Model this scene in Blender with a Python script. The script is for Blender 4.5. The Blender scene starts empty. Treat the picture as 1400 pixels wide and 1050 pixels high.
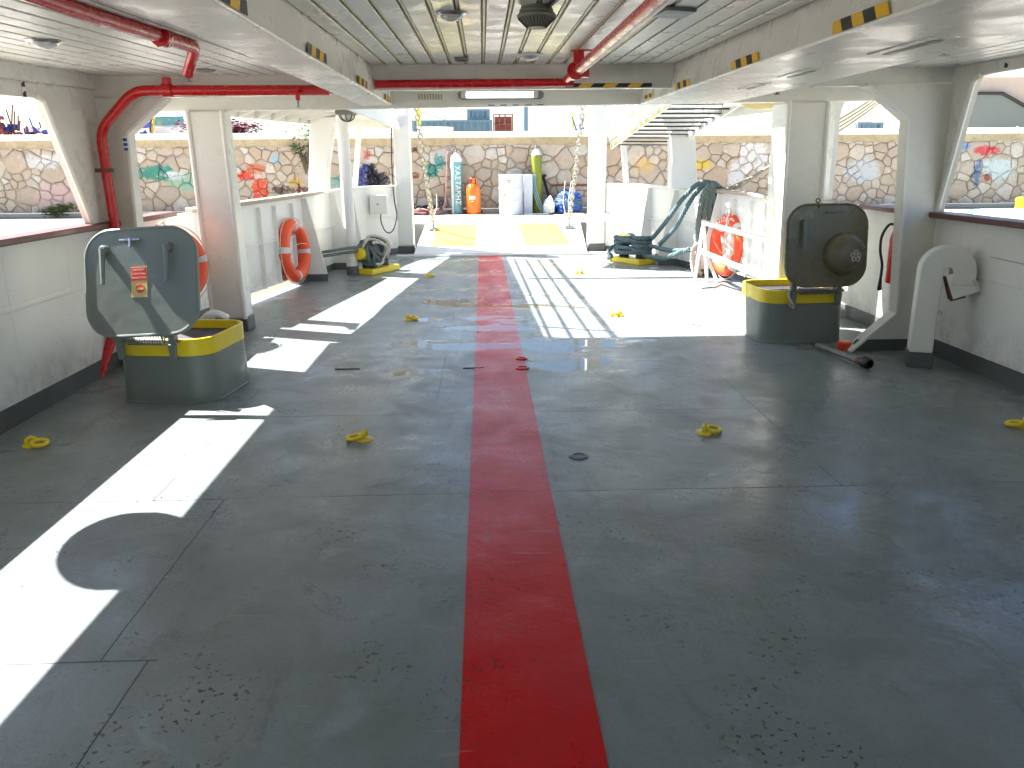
import bpy, bmesh, math, random
from mathutils import Vector, Matrix, noise as mnoise
random.seed(7)
R = math.radians
SC = bpy.context.scene
COL = SC.collection

# ------------------------------------------------------------------ camera
YAW, PITCH, ROLL = R(1.891), R(15.551), R(0.5)
cam_d = bpy.data.cameras.new('camera'); cam = bpy.data.objects.new('camera', cam_d); COL.objects.link(cam)
d = Vector((math.sin(YAW)*math.cos(PITCH), math.cos(YAW)*math.cos(PITCH), -math.sin(PITCH)))
r0 = Vector((math.cos(YAW), -math.sin(YAW), 0)); u0 = r0.cross(d)
rr = r0*math.cos(ROLL) - u0*math.sin(ROLL); uu = r0*math.sin(ROLL) + u0*math.cos(ROLL)
m = Matrix((rr, uu, -d)).transposed().to_4x4(); m.translation = Vector((0, 0, 1.6))
cam.matrix_world = m
cam_d.sensor_width = 36; cam_d.lens = 28.03; cam_d.clip_start = 0.05; cam_d.clip_end = 3000
SC.camera = cam

# ------------------------------------------------------------------ world, sun, exposure
SUN_TRAVEL = Vector((0.79, -0.32, -1.0)).normalized()
w = bpy.data.worlds.new('World'); SC.world = w; w.use_nodes = True
nt = w.node_tree; bg = nt.nodes['Background']
sky = nt.nodes.new('ShaderNodeTexSky'); sky.sky_type = 'NISHITA'; sky.sun_disc = False
sky.sun_elevation = math.asin(-SUN_TRAVEL.z); sky.sun_rotation = math.atan2(-SUN_TRAVEL.x, -SUN_TRAVEL.y)
sky.air_density = 1.0; sky.dust_density = 1.2; sky.ozone_density = 1.0
nt.links.new(sky.outputs[0], bg.inputs['Color']); bg.inputs['Strength'].default_value = 0.055
sd = bpy.data.lights.new('sun', 'SUN'); sd.energy = 5.0; sd.angle = R(0.5); sd.color = (1.0, 0.97, 0.925)
sun = bpy.data.objects.new('sun', sd); COL.objects.link(sun); sun.location = (-20, 10, 30)
sun.rotation_euler = SUN_TRAVEL.to_track_quat('-Z', 'Y').to_euler()
SC.view_settings.view_transform = 'Standard'; SC.view_settings.look = 'None'
SC.view_settings.exposure = 2.5; SC.view_settings.gamma = 1.0
SC.render.engine = 'CYCLES'
SC.cycles.max_bounces = 10; SC.cycles.diffuse_bounces = 6; SC.cycles.glossy_bounces = 4
SC.cycles.sample_clamp_indirect = 6

# ------------------------------------------------------------------ material helpers
class NT:
    def __init__(s, name):
        s.mat = bpy.data.materials.new(name); s.mat.use_nodes = True
        s.t = s.mat.node_tree; s.b = s.t.nodes['Principled BSDF']
        s.co = None
    def new(s, k): return s.t.nodes.new(k)
    def lk(s, a, b): s.t.links.new(a, b)
    def setin(s, sock, v):
        if isinstance(v, (int, float)): sock.default_value = v
        elif isinstance(v, (tuple, list)): sock.default_value = tuple(v) + ((1,) if len(v) == 3 and len(sock.default_value) == 4 else ())
        else: s.lk(v, sock)
    def pos(s):
        if not s.co:
            s.co = s.new('ShaderNodeNewGeometry').outputs['Position']
        return s.co
    def obj(s): return s.new('ShaderNodeTexCoord').outputs['Object']
    def xyz(s, v=None):
        n = s.new('ShaderNodeSeparateXYZ'); s.lk(v or s.pos(), n.inputs[0]); return n.outputs
    def comb(s, x, y, z):
        n = s.new('ShaderNodeCombineXYZ')
        for i, v in enumerate((x, y, z)): s.setin(n.inputs[i], v)
        return n.outputs[0]
    def m(s, op, a, b=0.0, c=None, clamp=False):
        n = s.new('ShaderNodeMath'); n.operation = op; n.use_clamp = clamp
        s.setin(n.inputs[0], a); s.setin(n.inputs[1], b)
        if c is not None: s.setin(n.inputs[2], c)
        return n.outputs[0]
    def vm(s, op, a, b):
        n = s.new('ShaderNodeVectorMath'); n.operation = op; s.setin(n.inputs[0], a); s.setin(n.inputs[1], b); return n.outputs[0]
    def noise(s, v, scale, detail=4, rough=0.55, dist=0.0, col=False):
        n = s.new('ShaderNodeTexNoise'); s.lk(v, n.inputs['Vector'])
        n.inputs['Scale'].default_value = scale; n.inputs['Detail'].default_value = detail
        n.inputs['Roughness'].default_value = rough; n.inputs['Distortion'].default_value = dist
        return n.outputs['Color' if col else 'Fac']
    def vor(s, v, scale, feat='F1', out='Distance', rnd=1.0):
        n = s.new('ShaderNodeTexVoronoi'); n.feature = feat; s.lk(v, n.inputs['Vector'])
        n.inputs['Scale'].default_value = scale; n.inputs['Randomness'].default_value = rnd
        return n.outputs[out]
    def ss(s, v, a, b, lo=0.0, hi=1.0):
        n = s.new('ShaderNodeMapRange'); n.interpolation_type = 'SMOOTHSTEP'; s.setin(n.inputs[0], v)
        for i, q in zip((1, 2, 3, 4), (a, b, lo, hi)): n.inputs[i].default_value = q
        return n.outputs[0]
    def mix(s, f, a, b, mode='MIX'):
        n = s.new('ShaderNodeMix'); n.data_type = 'RGBA'; n.blend_type = mode
        s.setin(n.inputs[0], f); s.setin(n.inputs[6], a); s.setin(n.inputs[7], b); return n.outputs[2]
    def bump(s, h, strength=0.3, dist=0.01):
        n = s.new('ShaderNodeBump'); s.lk(h, n.inputs['Height']); n.inputs['Strength'].default_value = strength
        n.inputs['Distance'].default_value = dist; s.lk(n.outputs[0], s.b.inputs['Normal'])
    def out(s, col=None, rough=None, metal=None, spec=None):
        for k, v in (('Base Color', col), ('Roughness', rough), ('Metallic', metal), ('Specular IOR Level', spec)):
            if v is not None: s.setin(s.b.inputs[k], v)
        return s.mat

def paint(name, col, rough=0.4, grime=0.25, rust=0.0, scale=1.0, dirt=(0.25, 0.2, 0.14), bump=0.15, metal=0.0):
    n = NT(name); p = n.pos()
    a = n.noise(p, 1.3*scale, 5, 0.6); b = n.noise(p, 14*scale, 4, 0.65)
    g = n.m('MULTIPLY', n.ss(a, 0.42, 0.75), n.ss(b, 0.3, 0.7))
    c = n.mix(n.m('MULTIPLY', g, grime), col, dirt)
    f = n.noise(p, 5*scale, 3); c = n.mix(n.ss(f, 0.3, 0.7, 0, 0.10), c, tuple(min(1, q*0.8) for q in col))
    if rust > 0:
        v = n.noise(n.vm('MULTIPLY', p, (9, 9, 2.2)), 1.0, 5, 0.7)
        v2 = n.noise(p, 38, 3, 0.6)
        rm = n.m('MULTIPLY', n.ss(v, 0.60, 0.72), n.ss(v2, 0.45, 0.6))
        c = n.mix(n.m('MULTIPLY', rm, rust), c, (0.20, 0.075, 0.03))
    n.bump(n.m('ADD', n.noise(p, 2.2*scale, 2), n.m('MULTIPLY', n.noise(p, 60*scale, 2), 0.12)), bump, 0.02)
    r = n.ss(n.noise(p, 4*scale, 3), 0.3, 0.7, rough-0.08, rough+0.1)
    return n.out(c, r, metal)

M = {}
M['white'] = paint('white_paint', (0.78, 0.77, 0.73), 0.38, 0.05, 0.12)
M['cream'] = paint('cream_paint', (0.73, 0.725, 0.67), 0.30, 0.05, 0.08)
M['board'] = paint('board_paint', (0.72, 0.74, 0.70), 0.33, 0.10, 0.0, 1.5, bump=0.06)
M['groove'] = paint('groove_paint', (0.30, 0.27, 0.15), 0.6, 0.6, 0.5, 2)
M['batten'] = paint('batten_paint', (0.74, 0.66, 0.36), 0.4, 0.5, 0.5, 2)
M['kick'] = paint('kick_grey_paint', (0.085, 0.095, 0.095), 0.45, 0.4, 0.3)
M['hatch'] = paint('hatch_grey_paint', (0.17, 0.195, 0.18), 0.42, 0.5, 0.25, 2.5, (0.20, 0.21, 0.16))
M['hatch_olive'] = paint('hatch_olive_paint', (0.15, 0.13, 0.075), 0.30, 0.5, 0.35, 2.5, (0.14, 0.13, 0.09))
M['hatch_shade'] = paint('hatch_shade_paint', (0.03, 0.03, 0.045), 0.6, 0.3)
M['yellow'] = paint('yellow_paint', (0.84, 0.64, 0.02), 0.35, 0.2, 0.25, 2)
M['red'] = paint('red_pipe_paint', (0.56, 0.012, 0.014), 0.26, 0.05, 0.0, 2)
M['brown'] = paint('brown_rail', (0.13, 0.035, 0.03), 0.4, 0.3, 0.2)
M['teak'] = paint('weathered_rail', (0.42, 0.33, 0.26), 0.6, 0.4, 0.3)
M['orange'] = paint('orange_buoy', (0.85, 0.085, 0.02), 0.4, 0.1)
M['gas_orange'] = paint('orange_bottle', (0.90, 0.16, 0.01), 0.35, 0.1)
M['silver'] = paint('reflective_tape', (0.62, 0.60, 0.56), 0.3, 0.2)
M['black'] = paint('black_paint', (0.012, 0.012, 0.014), 0.4, 0.1)
M['tape_y'] = paint('tape_yellow', (0.85, 0.50, 0.01), 0.4, 0.1)
M['steel'] = paint('worn_steel', (0.22, 0.23, 0.24), 0.4, 0.4, 0.5, 3, metal=0.6)
M['chrome'] = paint('lamp_rim', (0.5, 0.5, 0.5), 0.2, 0.1, metal=0.9)
M['rust'] = paint('rusty_steel', (0.16, 0.065, 0.035), 0.8, 0.5, 0.5, 3)
M['drab'] = paint('drab_plastic', (0.17, 0.18, 0.14), 0.5, 0.5, 0.2, 3)
M['blue_tarp'] = paint('blue_netting', (0.012, 0.07, 0.42), 0.6, 0.2, 0, 6)
M['sack'] = paint('white_sack', (0.75, 0.73, 0.66), 0.8, 0.3, 0, 4)
M['drum'] = paint('drum_grey', (0.62, 0.66, 0.70), 0.35, 0.25, 0.3, 2)
M['green_cyl'] = paint('olive_paint', (0.20, 0.24, 0.02), 0.4, 0.5, 1.0, 1.5, (0.28, 0.15, 0.03))
M['teal_cyl'] = paint('teal_paint', (0.14, 0.36, 0.38), 0.4, 0.4, 0.5, 2)
M['pale'] = paint('pale_paint', (0.78, 0.80, 0.74), 0.45, 0.3, 0.2, 2)
M['rope_dark'] = paint('green_rope', (0.15, 0.19, 0.18), 0.85, 0.5, 0, 8, (0.05, 0.08, 0.09))
M['rope_teal'] = paint('teal_rope', (0.11, 0.165, 0.175), 0.85, 0.5, 0, 8, (0.03, 0.06, 0.09))
M['rope_white'] = paint('pale_rope', (0.60, 0.57, 0.48), 0.85, 0.4, 0, 8, (0.3, 0.27, 0.2))
M['ramp_yellow'] = paint('ramp_yellow_paint', (0.82, 0.70, 0.06), 0.5, 0.15, 0, 2)
M['chain'] = paint('chain_paint', (0.30, 0.30, 0.27), 0.6, 0.6, 0.6, 8)
M['rope_tan'] = paint('tan_rope', (0.36, 0.31, 0.20), 0.85, 0.6, 0, 8, (0.15, 0.12, 0.07))
M['rope_yellow'] = paint('yellow_rope', (0.75, 0.65, 0.12), 0.8, 0.2, 0, 8)
M['hose_red'] = paint('hose_dark_red', (0.14, 0.03, 0.03), 0.5, 0.4, 0, 6)
M['hose_pink'] = paint('hose_pink', (0.55, 0.25, 0.22), 0.5, 0.4, 0, 6)
M['cont_blue'] = paint('container_blue', (0.11, 0.20, 0.27), 0.5, 0.3, 0.2, 0.5)
M['cont_red'] = paint('cage_dark_red', (0.20, 0.03, 0.025), 0.6, 0.4, 0.5, 0.8)
M['glass'] = paint('car_glass', (0.10, 0.30, 0.32), 0.08, 0.05)
M['car_white'] = paint('car_white', (0.8, 0.8, 0.8), 0.25, 0.05)
M['sign_blue'] = paint('sign_blue', (0.02, 0.06, 0.35), 0.4, 0.05)
M['sign_green'] = paint('sign_green', (0.02, 0.22, 0.09), 0.4, 0.05)
M['sign_white'] = paint('sign_white', (0.8, 0.8, 0.8), 0.4, 0.05)
M['sticker_red'] = paint('sticker_red', (0.70, 0.06, 0.02), 0.4, 0.05)
M['sticker_cream'] = paint('sticker_cream', (0.62, 0.50, 0.20), 0.4, 0.1)
M['sand'] = paint('building_sand', (0.50, 0.42, 0.36), 0.9, 0.3, 0, 0.3)
M['asphalt'] = paint('road_grey', (0.12, 0.12, 0.12), 0.9, 0.3, 0, 0.5)
M['pebble'] = paint('upper_ground', (0.42, 0.38, 0.32), 0.95, 0.4, 0, 1)
M['lid_blue'] = paint('pale_blue_paint', (0.30, 0.50, 0.58), 0.4, 0.2)
M['leaf'] = paint('leaf_green', (0.07, 0.12, 0.025), 0.7, 0.4, 0, 10, (0.16, 0.17, 0.04))
M['leaf_red'] = paint('leaf_dark_red', (0.12, 0.012, 0.03), 0.7, 0.4, 0, 10, (0.03, 0.03, 0.02))
M['bark'] = paint('bark', (0.16, 0.11, 0.07), 0.9, 0.4, 0, 6)

def plate_paint():
    n = NT('bulwark_paint'); p = n.pos(); x, y, z = n.xyz(); col = (0.77, 0.765, 0.73)
    a = n.noise(p, 1.6, 5, 0.65); g = n.m('MULTIPLY', n.ss(a, 0.45, 0.75), n.ss(n.noise(p, 17, 4, 0.65), 0.35, 0.7))
    c = n.mix(n.m('MULTIPLY', g, 0.16), col, (0.34, 0.28, 0.20))
    run = n.noise(n.vm('MULTIPLY', p, (7, 7, 0.55)), 1.6, 4, 0.7)
    c = n.mix(n.m('MULTIPLY', n.m('MULTIPLY', n.ss(run, 0.62, 0.74), n.ss(z, 0.2, 1.1)), 0.35), c, (0.36, 0.20, 0.10))
    low = n.m('MULTIPLY', n.ss(z, 0.12, 0.5, 1, 0), n.ss(n.noise(p, 6, 4, 0.7), 0.4, 0.65)); c = n.mix(n.m('MULTIPLY', low, 0.4), c, (0.30, 0.28, 0.24))
    wy = n.m('FRACT', n.m('DIVIDE', n.m('ADD', y, 0.35), 1.22)); sy = n.ss(n.m('ABSOLUTE', n.m('SUBTRACT', wy, 0.5)), 0.006, 0.014, 1, 0)
    sz = n.ss(n.m('ABSOLUTE', n.m('SUBTRACT', z, 0.72)), 0.008, 0.02, 1, 0)
    chip = n.ss(n.noise(p, 34, 3, 0.6), 0.70, 0.74); c = n.mix(n.m('MULTIPLY', chip, 0.7), c, (0.16, 0.08, 0.05))
    n.bump(n.m('ADD', n.m('ADD', n.m('MULTIPLY', n.noise(p, 2.0, 2), 0.8), n.m('MULTIPLY', n.m('MAXIMUM', sy, sz), 0.25)), n.m('MULTIPLY', n.noise(p, 50, 2), 0.05)), 0.35, 0.03)
    return n.out(c, n.ss(a, 0.3, 0.7, 0.32, 0.48))
M['bulwark'] = plate_paint()
def lamp_mat():
    n = NT('lit_tube'); n.out((1, 1, 1), 0.4); n.b.inputs['Emission Color'].default_value = (0.95, 1.0, 1.0, 1)
    n.b.inputs['Emission Strength'].default_value = 1.4; return n.mat
M['tube'] = lamp_mat()
def lens_mat():
    n = NT('lamp_lens'); n.out((0.75, 0.76, 0.78), 0.15); n.b.inputs['Transmission Weight'].default_value = 0.35; return n.mat
M['lens'] = lens_mat()

def deck_mat(name, col, stain):
    n = NT(name); p = n.pos(); x, y, z = n.xyz()
    big = n.noise(p, 0.55, 4, 0.55); mid = n.noise(p, 2.6, 5, 0.6, 0.6); fine = n.noise(p, 60, 3, 0.7)
    c = n.mix(n.ss(mid, 0.35, 0.72, 0, 0.8), col, stain)
    c = n.mix(n.ss(big, 0.3, 0.7, 0.0, 0.35), c, tuple(q*1.35 for q in col))
    c = n.mix(n.m('MULTIPLY', n.ss(fine, 0.35, 0.7), 0.22), c, tuple(q*0.55 for q in col))
    # rust specks in clusters
    cl = n.ss(n.noise(p, 1.7, 3, 0.6), 0.50, 0.62)
    sp = n.ss(n.noise(p, 42, 2, 0.5), 0.59, 0.66)
    c = n.mix(n.m('MULTIPLY', n.m('MULTIPLY', cl, sp), 0.85), c, (0.055, 0.022, 0.012))
    ru = n.m('MULTIPLY', n.ss(n.noise(p, 3.1, 4, 0.65), 0.64, 0.76), n.ss(n.noise(p, 26, 3), 0.4, 0.6))
    c = n.mix(n.m('MULTIPLY', ru, 0.6), c, (0.16, 0.09, 0.03))
    st2 = n.m('MULTIPLY', n.ss(n.noise(n.vm('MULTIPLY', p, (2.2, 0.5, 1)), 1.6, 5, 0.7, 0.8), 0.55, 0.70), n.ss(n.noise(p, 9, 4, 0.7), 0.35, 0.6))
    c = n.mix(n.m('MULTIPLY', st2, 0.45), c, (0.06, 0.06, 0.05))
    lt = n.ss(n.noise(p, 1.9, 5, 0.65, 1.0), 0.57, 0.72); c = n.mix(n.m('MULTIPLY', lt, 0.35), c, tuple(min(1, q*1.7+0.01) for q in col))
    gr = n.ss(n.noise(p, 130, 3, 0.75), 0.5, 0.72)
    c = n.mix(n.m('MULTIPLY', gr, 0.28), c, tuple(q*0.35 for q in col))
    # scratches / chips
    sv = n.noise(n.vm('MULTIPLY', p, (3.0, 40.0, 1.0)), 1.0, 2, 0.5)
    c = n.mix(n.m('MULTIPLY', n.ss(sv, 0.70, 0.74), 0.25), c, (0.4, 0.42, 0.42))
    # weld seams: broken lines across and along
    wob = n.m('MULTIPLY', n.m('SUBTRACT', n.noise(p, 2.0, 2), 0.5), 0.02)
    seams = None
    for yy, x0, x1 in ((3.71, -9, 9), (5.04, -1.65, 1.95), (7.35, -9, 9), (9.9, -9, 9), (12.4, -9, 9), (2.37, -9, -1.12), (0.9, -9, 9)):
        l = n.ss(n.m('ABSOLUTE', n.m('SUBTRACT', n.m('ADD', y, wob), yy)), 0.002, 0.006, 1, 0)
        l = n.m('MULTIPLY', l, n.m('MULTIPLY', n.m('GREATER_THAN', x, x0), n.m('LESS_THAN', x, x1)))
        seams = l if seams is None else n.m('MAXIMUM', seams, l)
    for xx, y0, y1 in ((-1.15, -9, 2.37), (-1.31, 2.37, 3.7), (1.80, 3.71, 7.35), (-1.66, 3.71, 5.04), (-0.35, 5.04, 9.9), (2.2, 0.9, 3.71)):
        l = n.ss(n.m('ABSOLUTE', n.m('SUBTRACT', n.m('ADD', x, wob), xx)), 0.0015, 0.005, 1, 0)
        l = n.m('MULTIPLY', l, n.m('MULTIPLY', n.m('GREATER_THAN', y, y0), n.m('LESS_THAN', y, y1)))
        seams = n.m('MAXIMUM', seams, l)
    br = n.ss(n.noise(p, 1.1, 3), 0.38, 0.5)
    sm = n.m('MULTIPLY', seams, br)
    c = n.mix(n.m('MULTIPLY', sm, 0.75), c, (0.012, 0.012, 0.012))
    # puddles: flat thin water lying in the dips of the plating
    pv = n.vm('MULTIPLY', p, (1.0, 2.6, 1.0))
    pn = n.noise(pv, 0.85, 4, 0.5, 0.4)
    zone = n.m('MULTIPLY', n.ss(y, 5.0, 6.3), n.ss(y, 9.3, 11.0, 1, 0))
    zx = n.m('MULTIPLY', n.ss(x, -1.3, -0.6), n.ss(x, 1.6, 2.1, 1, 0))
    zone = n.m('MULTIPLY', zone, zx)
    pud = n.ss(n.m('ADD', pn, n.m('SUBTRACT', n.m('MULTIPLY', zone, 0.34), 0.22)), 0.645, 0.685)
    damp = n.ss(n.m('ADD', n.noise(p, 0.9, 4, 0.6, 0.3), n.m('MULTIPLY', zone, 0.07)), 0.48, 0.66)
    rough = n.ss(mid, 0.3, 0.75, 0.26, 0.42)
    dw = n.new('ShaderNodeVectorMath'); dw.operation = 'LENGTH'; n.lk(n.vm('MULTIPLY', n.vm('SUBTRACT', p, (2.25, 2.75, 0)), (0.8, 0.6, 1)), dw.inputs[0])
    wet = n.m('MULTIPLY', n.ss(dw.outputs['Value'], 0.35, 1.0, 1, 0), n.ss(n.noise(p, 2.2, 4, 0.6, 0.5), 0.46, 0.56))
    rough = n.m('SUBTRACT', rough, n.m('MULTIPLY', damp, 0.10)); rough = n.m('SUBTRACT', rough, n.m('MULTIPLY', wet, 0.19))
    rough = n.m('ADD', rough, n.m('MULTIPLY', n.ss(fine, 0.4, 0.8), 0.08))
    rough = n.m('ADD', n.m('MULTIPLY', rough, n.m('SUBTRACT', 1.0, pud)), n.m('MULTIPLY', pud, 0.03))
    c = n.mix(n.m('MULTIPLY', pud, 0.35), c, tuple(q*0.5 for q in col))
    h = n.m('ADD', n.m('MULTIPLY', n.noise(p, 1.6, 2, 0.4), 1.0), n.m('MULTIPLY', n.noise(p, 11, 3, 0.6), 0.10))
    h = n.m('ADD', n.m('ADD', h, n.m('MULTIPLY', n.noise(p, 4.5, 3, 0.55, 0.6), 0.22)), n.m('MULTIPLY', fine, 0.03))
    h = n.m('SUBTRACT', h, n.m('MULTIPLY', sm, 0.08))
    h = n.m('MULTIPLY', n.m('SUBTRACT', h, 0.67), n.m('SUBTRACT', 1.0, n.m('MULTIPLY', pud, 0.97)))
    n.bump(h, 0.5, 0.03)
    return n.out(c, rough, spec=0.34 if name == 'deck_paint' else 0.22)
M['deck'] = deck_mat('deck_paint', (0.215, 0.248, 0.255), (0.15, 0.168, 0.15))
M['stripe'] = deck_mat('stripe_paint', (0.58, 0.005, 0.010), (0.46, 0.004, 0.008))

def concrete_mat():
    n = NT('quay_concrete'); p = n.pos()
    c = n.mix(n.ss(n.noise(p, 0.6, 5, 0.6), 0.3, 0.7), (0.34, 0.32, 0.28), (0.42, 0.40, 0.35))
    c = n.mix(n.ss(n.noise(p, 9, 4, 0.7), 0.5, 0.75, 0, 0.5), c, (0.36, 0.32, 0.27))
    n.bump(n.noise(p, 30, 4, 0.7), 0.3, 0.02); return n.out(c, 0.9)
M['concrete'] = concrete_mat()
def water_mat():
    n = NT('harbour_water'); p = n.pos(); n.bump(n.noise(p, 3, 4), 0.4, 0.1); return n.out((0.01, 0.06, 0.07), 0.08)
M['water'] = water_mat()

def stone_mat():
    n = NT('rubble_masonry'); p = n.pos(); x, y, z = n.xyz()
    wv = n.noise(p, 1.6, 2, 0.5, 0, True); wv2 = n.noise(p, 7, 2, 0.5, 0, True)
    q = n.vm('ADD', n.comb(x, 0.0, n.m('MULTIPLY', z, 1.28)), n.vm('MULTIPLY', n.vm('SUBTRACT', wv, (0.5, 0.5, 0.5)), (0.7, 0.0, 0.55)))
    q = n.vm('ADD', q, n.vm('MULTIPLY', n.vm('SUBTRACT', wv2, (0.5, 0.5, 0.5)), (0.06, 0.0, 0.06)))
    q = n.vm('MULTIPLY', q, (1.0, 0.0, 1.0))
    at = n.new('ShaderNodeAttribute'); at.attribute_name = 'stone'; cc = at.outputs['Color']
    cx, cy, cz = n.xyz(cc); isst = n.ss(n.m('ADD', cx, n.m('ADD', cy, cz)), 0.0, 0.01)
    st = n.mix(cx, (0.45, 0.36, 0.27), (0.58, 0.50, 0.41))
    st = n.mix(n.ss(cy, 0.55, 0.9, 0, 0.7), st, (0.46, 0.34, 0.24))
    st = n.mix(n.ss(cz, 0.6, 0.95, 0, 0.7), st, (0.58, 0.55, 0.50))
    st = n.mix(n.ss(n.noise(p, 12, 5, 0.7), 0.4, 0.75, 0, 0.5), st, (0.33, 0.25, 0.18))
    mo = n.mix(n.noise(p, 20, 3), (0.32, 0.25, 0.19), (0.42, 0.35, 0.27))
    c = n.mix(isst, mo, st)
    # graffiti and smeared paint: soft ragged patches at fixed places on the wall
    gn = n.noise(p, 4.5, 5, 0.7); gn2 = n.noise(p, 22, 3, 0.7)
    gbk = n.ss(n.noise(p, 13, 4, 0.75), 0.33, 0.47)
    G = [(-8.15, 1.42, .55, .20, (0.02, .22, .17)), (-7.5, 1.2, .35, .25, (.25, .42, .3)), (-7.7, 1.35, .25, .12, (.55, .62, .62)), (-5.98, 1.32, .26, .12, (.62, .05, .02)),
         (-5.7, 1.5, .22, .16, (.55, .16, .08)), (-5.62, .98, .26, .30, (.66, .07, .02)), (-5.2, 1.7, .13, .12, (.25, .42, .5)),
         (-4.95, .98, .5, .12, (.10, .06, .05)), (-4.75, 1.15, .22, .2, (.5, .33, .08)), (-4.66, .95, .05, .3, (.15, .02, .02)), (-4.3, 1.35, .2, .2, (.4, .5, .6)),
         (-3.72, .85, .3, .16, (.35, .02, .14)), (-3.7, 1.15, .2, .2, (.2, .36, .3)),
         (-2.95, 1.12, .34, .55, (.008, .02, .17)), (-2.62, 1.12, .28, .30, (.01, .01, .02)), (-2.78, 1.25, .16, .4, (.006, .006, .01)), (-2.3, .82, .34, .14, (.28, .012, .08)), (-2.9, 1.80, .13, .13, (.5, .16, .14)), (-1.95, 1.1, .1, .3, (.30, .10, .05)),
         (-1.30, 1.42, .20, .20, (.02, .22, .18)), (-1.08, 1.62, .18, .22, (.03, .25, .24)), (-1.7, 1.3, .1, .1, (.2, .05, .03)), (-1.72, 1.92, .1, .08, (.15, .03, .02)),
         (2.45, 1.02, .75, .04, (.20, .06, .03)), (-1.1, .62, .1, .18, (.05, .04, .03)), (5.55, 1.5, .3, .15, (.62, .45, .05)), (6.9, 1.75, .4, .5, (.66, .64, .62)), (6.5, 1.2, .25, .5, (.62, .60, .60)), (7.7, 1.6, .2, .5, (.62, .60, .6)),
         (13.0, 1.78, .38, .12, (.55, .05, .06)), (12.4, 1.9, .15, .1, (.15, .25, .5)), (12.0, 1.4, .1, .5, (.08, .12, .25)), (11.8, 1.0, .3, .25, (.1, .14, .2)), (12.8, 1.25, .15, .35, (.1, .14, .25)), (11.4, .95, .2, .3, (.05, .35, .35)), (13.4, 1.3, .5, .3, (.5, .56, .55)), (13.1, 1.1, .12, .12, (.3, .06, .04)),
         (-10.6, .9, .8, .3, (.55, .38, .36)), (-10.9, 1.7, .6, .2, (.6, .58, .55)), (9.8, 1.3, .5, .4, (.5, .52, .52)), (4.1, 1.5, .25, .2, (.60, .42, .18))]
    for gx, gz, rx, rz, gc in G:
        dd = n.vm('MULTIPLY', n.vm('SUBTRACT', p, (gx, 0, gz)), (1/rx, 0, 1/rz))
        ln = n.new('ShaderNodeVectorMath'); ln.operation = 'LENGTH'; n.lk(dd, ln.inputs[0])
        v = n.m('ADD', ln.outputs['Value'], n.m('MULTIPLY', n.m('SUBTRACT', gn, 0.5), 2.2))
        v = n.m('ADD', v, n.m('MULTIPLY', n.m('SUBTRACT', gn2, 0.5), 0.9))
        c = n.mix(n.m('MULTIPLY', n.ss(v, 0.75, 1.0, 0.92, 0), gbk), c, gc)
    # patchy darker brown towards the foot
    foot = n.m('MULTIPLY', n.ss(z, 0.4, 0.75, 1, 0), n.ss(gn, 0.35, 0.65))
    c = n.mix(n.m('MULTIPLY', foot, 0.6), c, (0.22, 0.18, 0.15))
    n.bump(n.m('ADD', n.m('MULTIPLY', gn, 0.6), n.m('MULTIPLY', gn2, 0.35)), 0.8, 0.04)
    return n.out(c, 0.92)
M['stone'] = stone_mat()
def cope_mat():
    n = NT('coping_mortar'); p = n.pos()
    c = n.mix(n.ss(n.noise(p, 3, 5, 0.7), 0.35, 0.7), (0.48, 0.38, 0.24), (0.40, 0.30, 0.18))
    c = n.mix(n.ss(n.noise(p, 16, 4, 0.7), 0.55, 0.7, 0, 0.7), c, (0.20, 0.13, 0.08))
    n.bump(n.noise(p, 9, 4), 0.6, 0.05); return n.out(c, 0.95)
M['coping'] = cope_mat()

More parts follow.
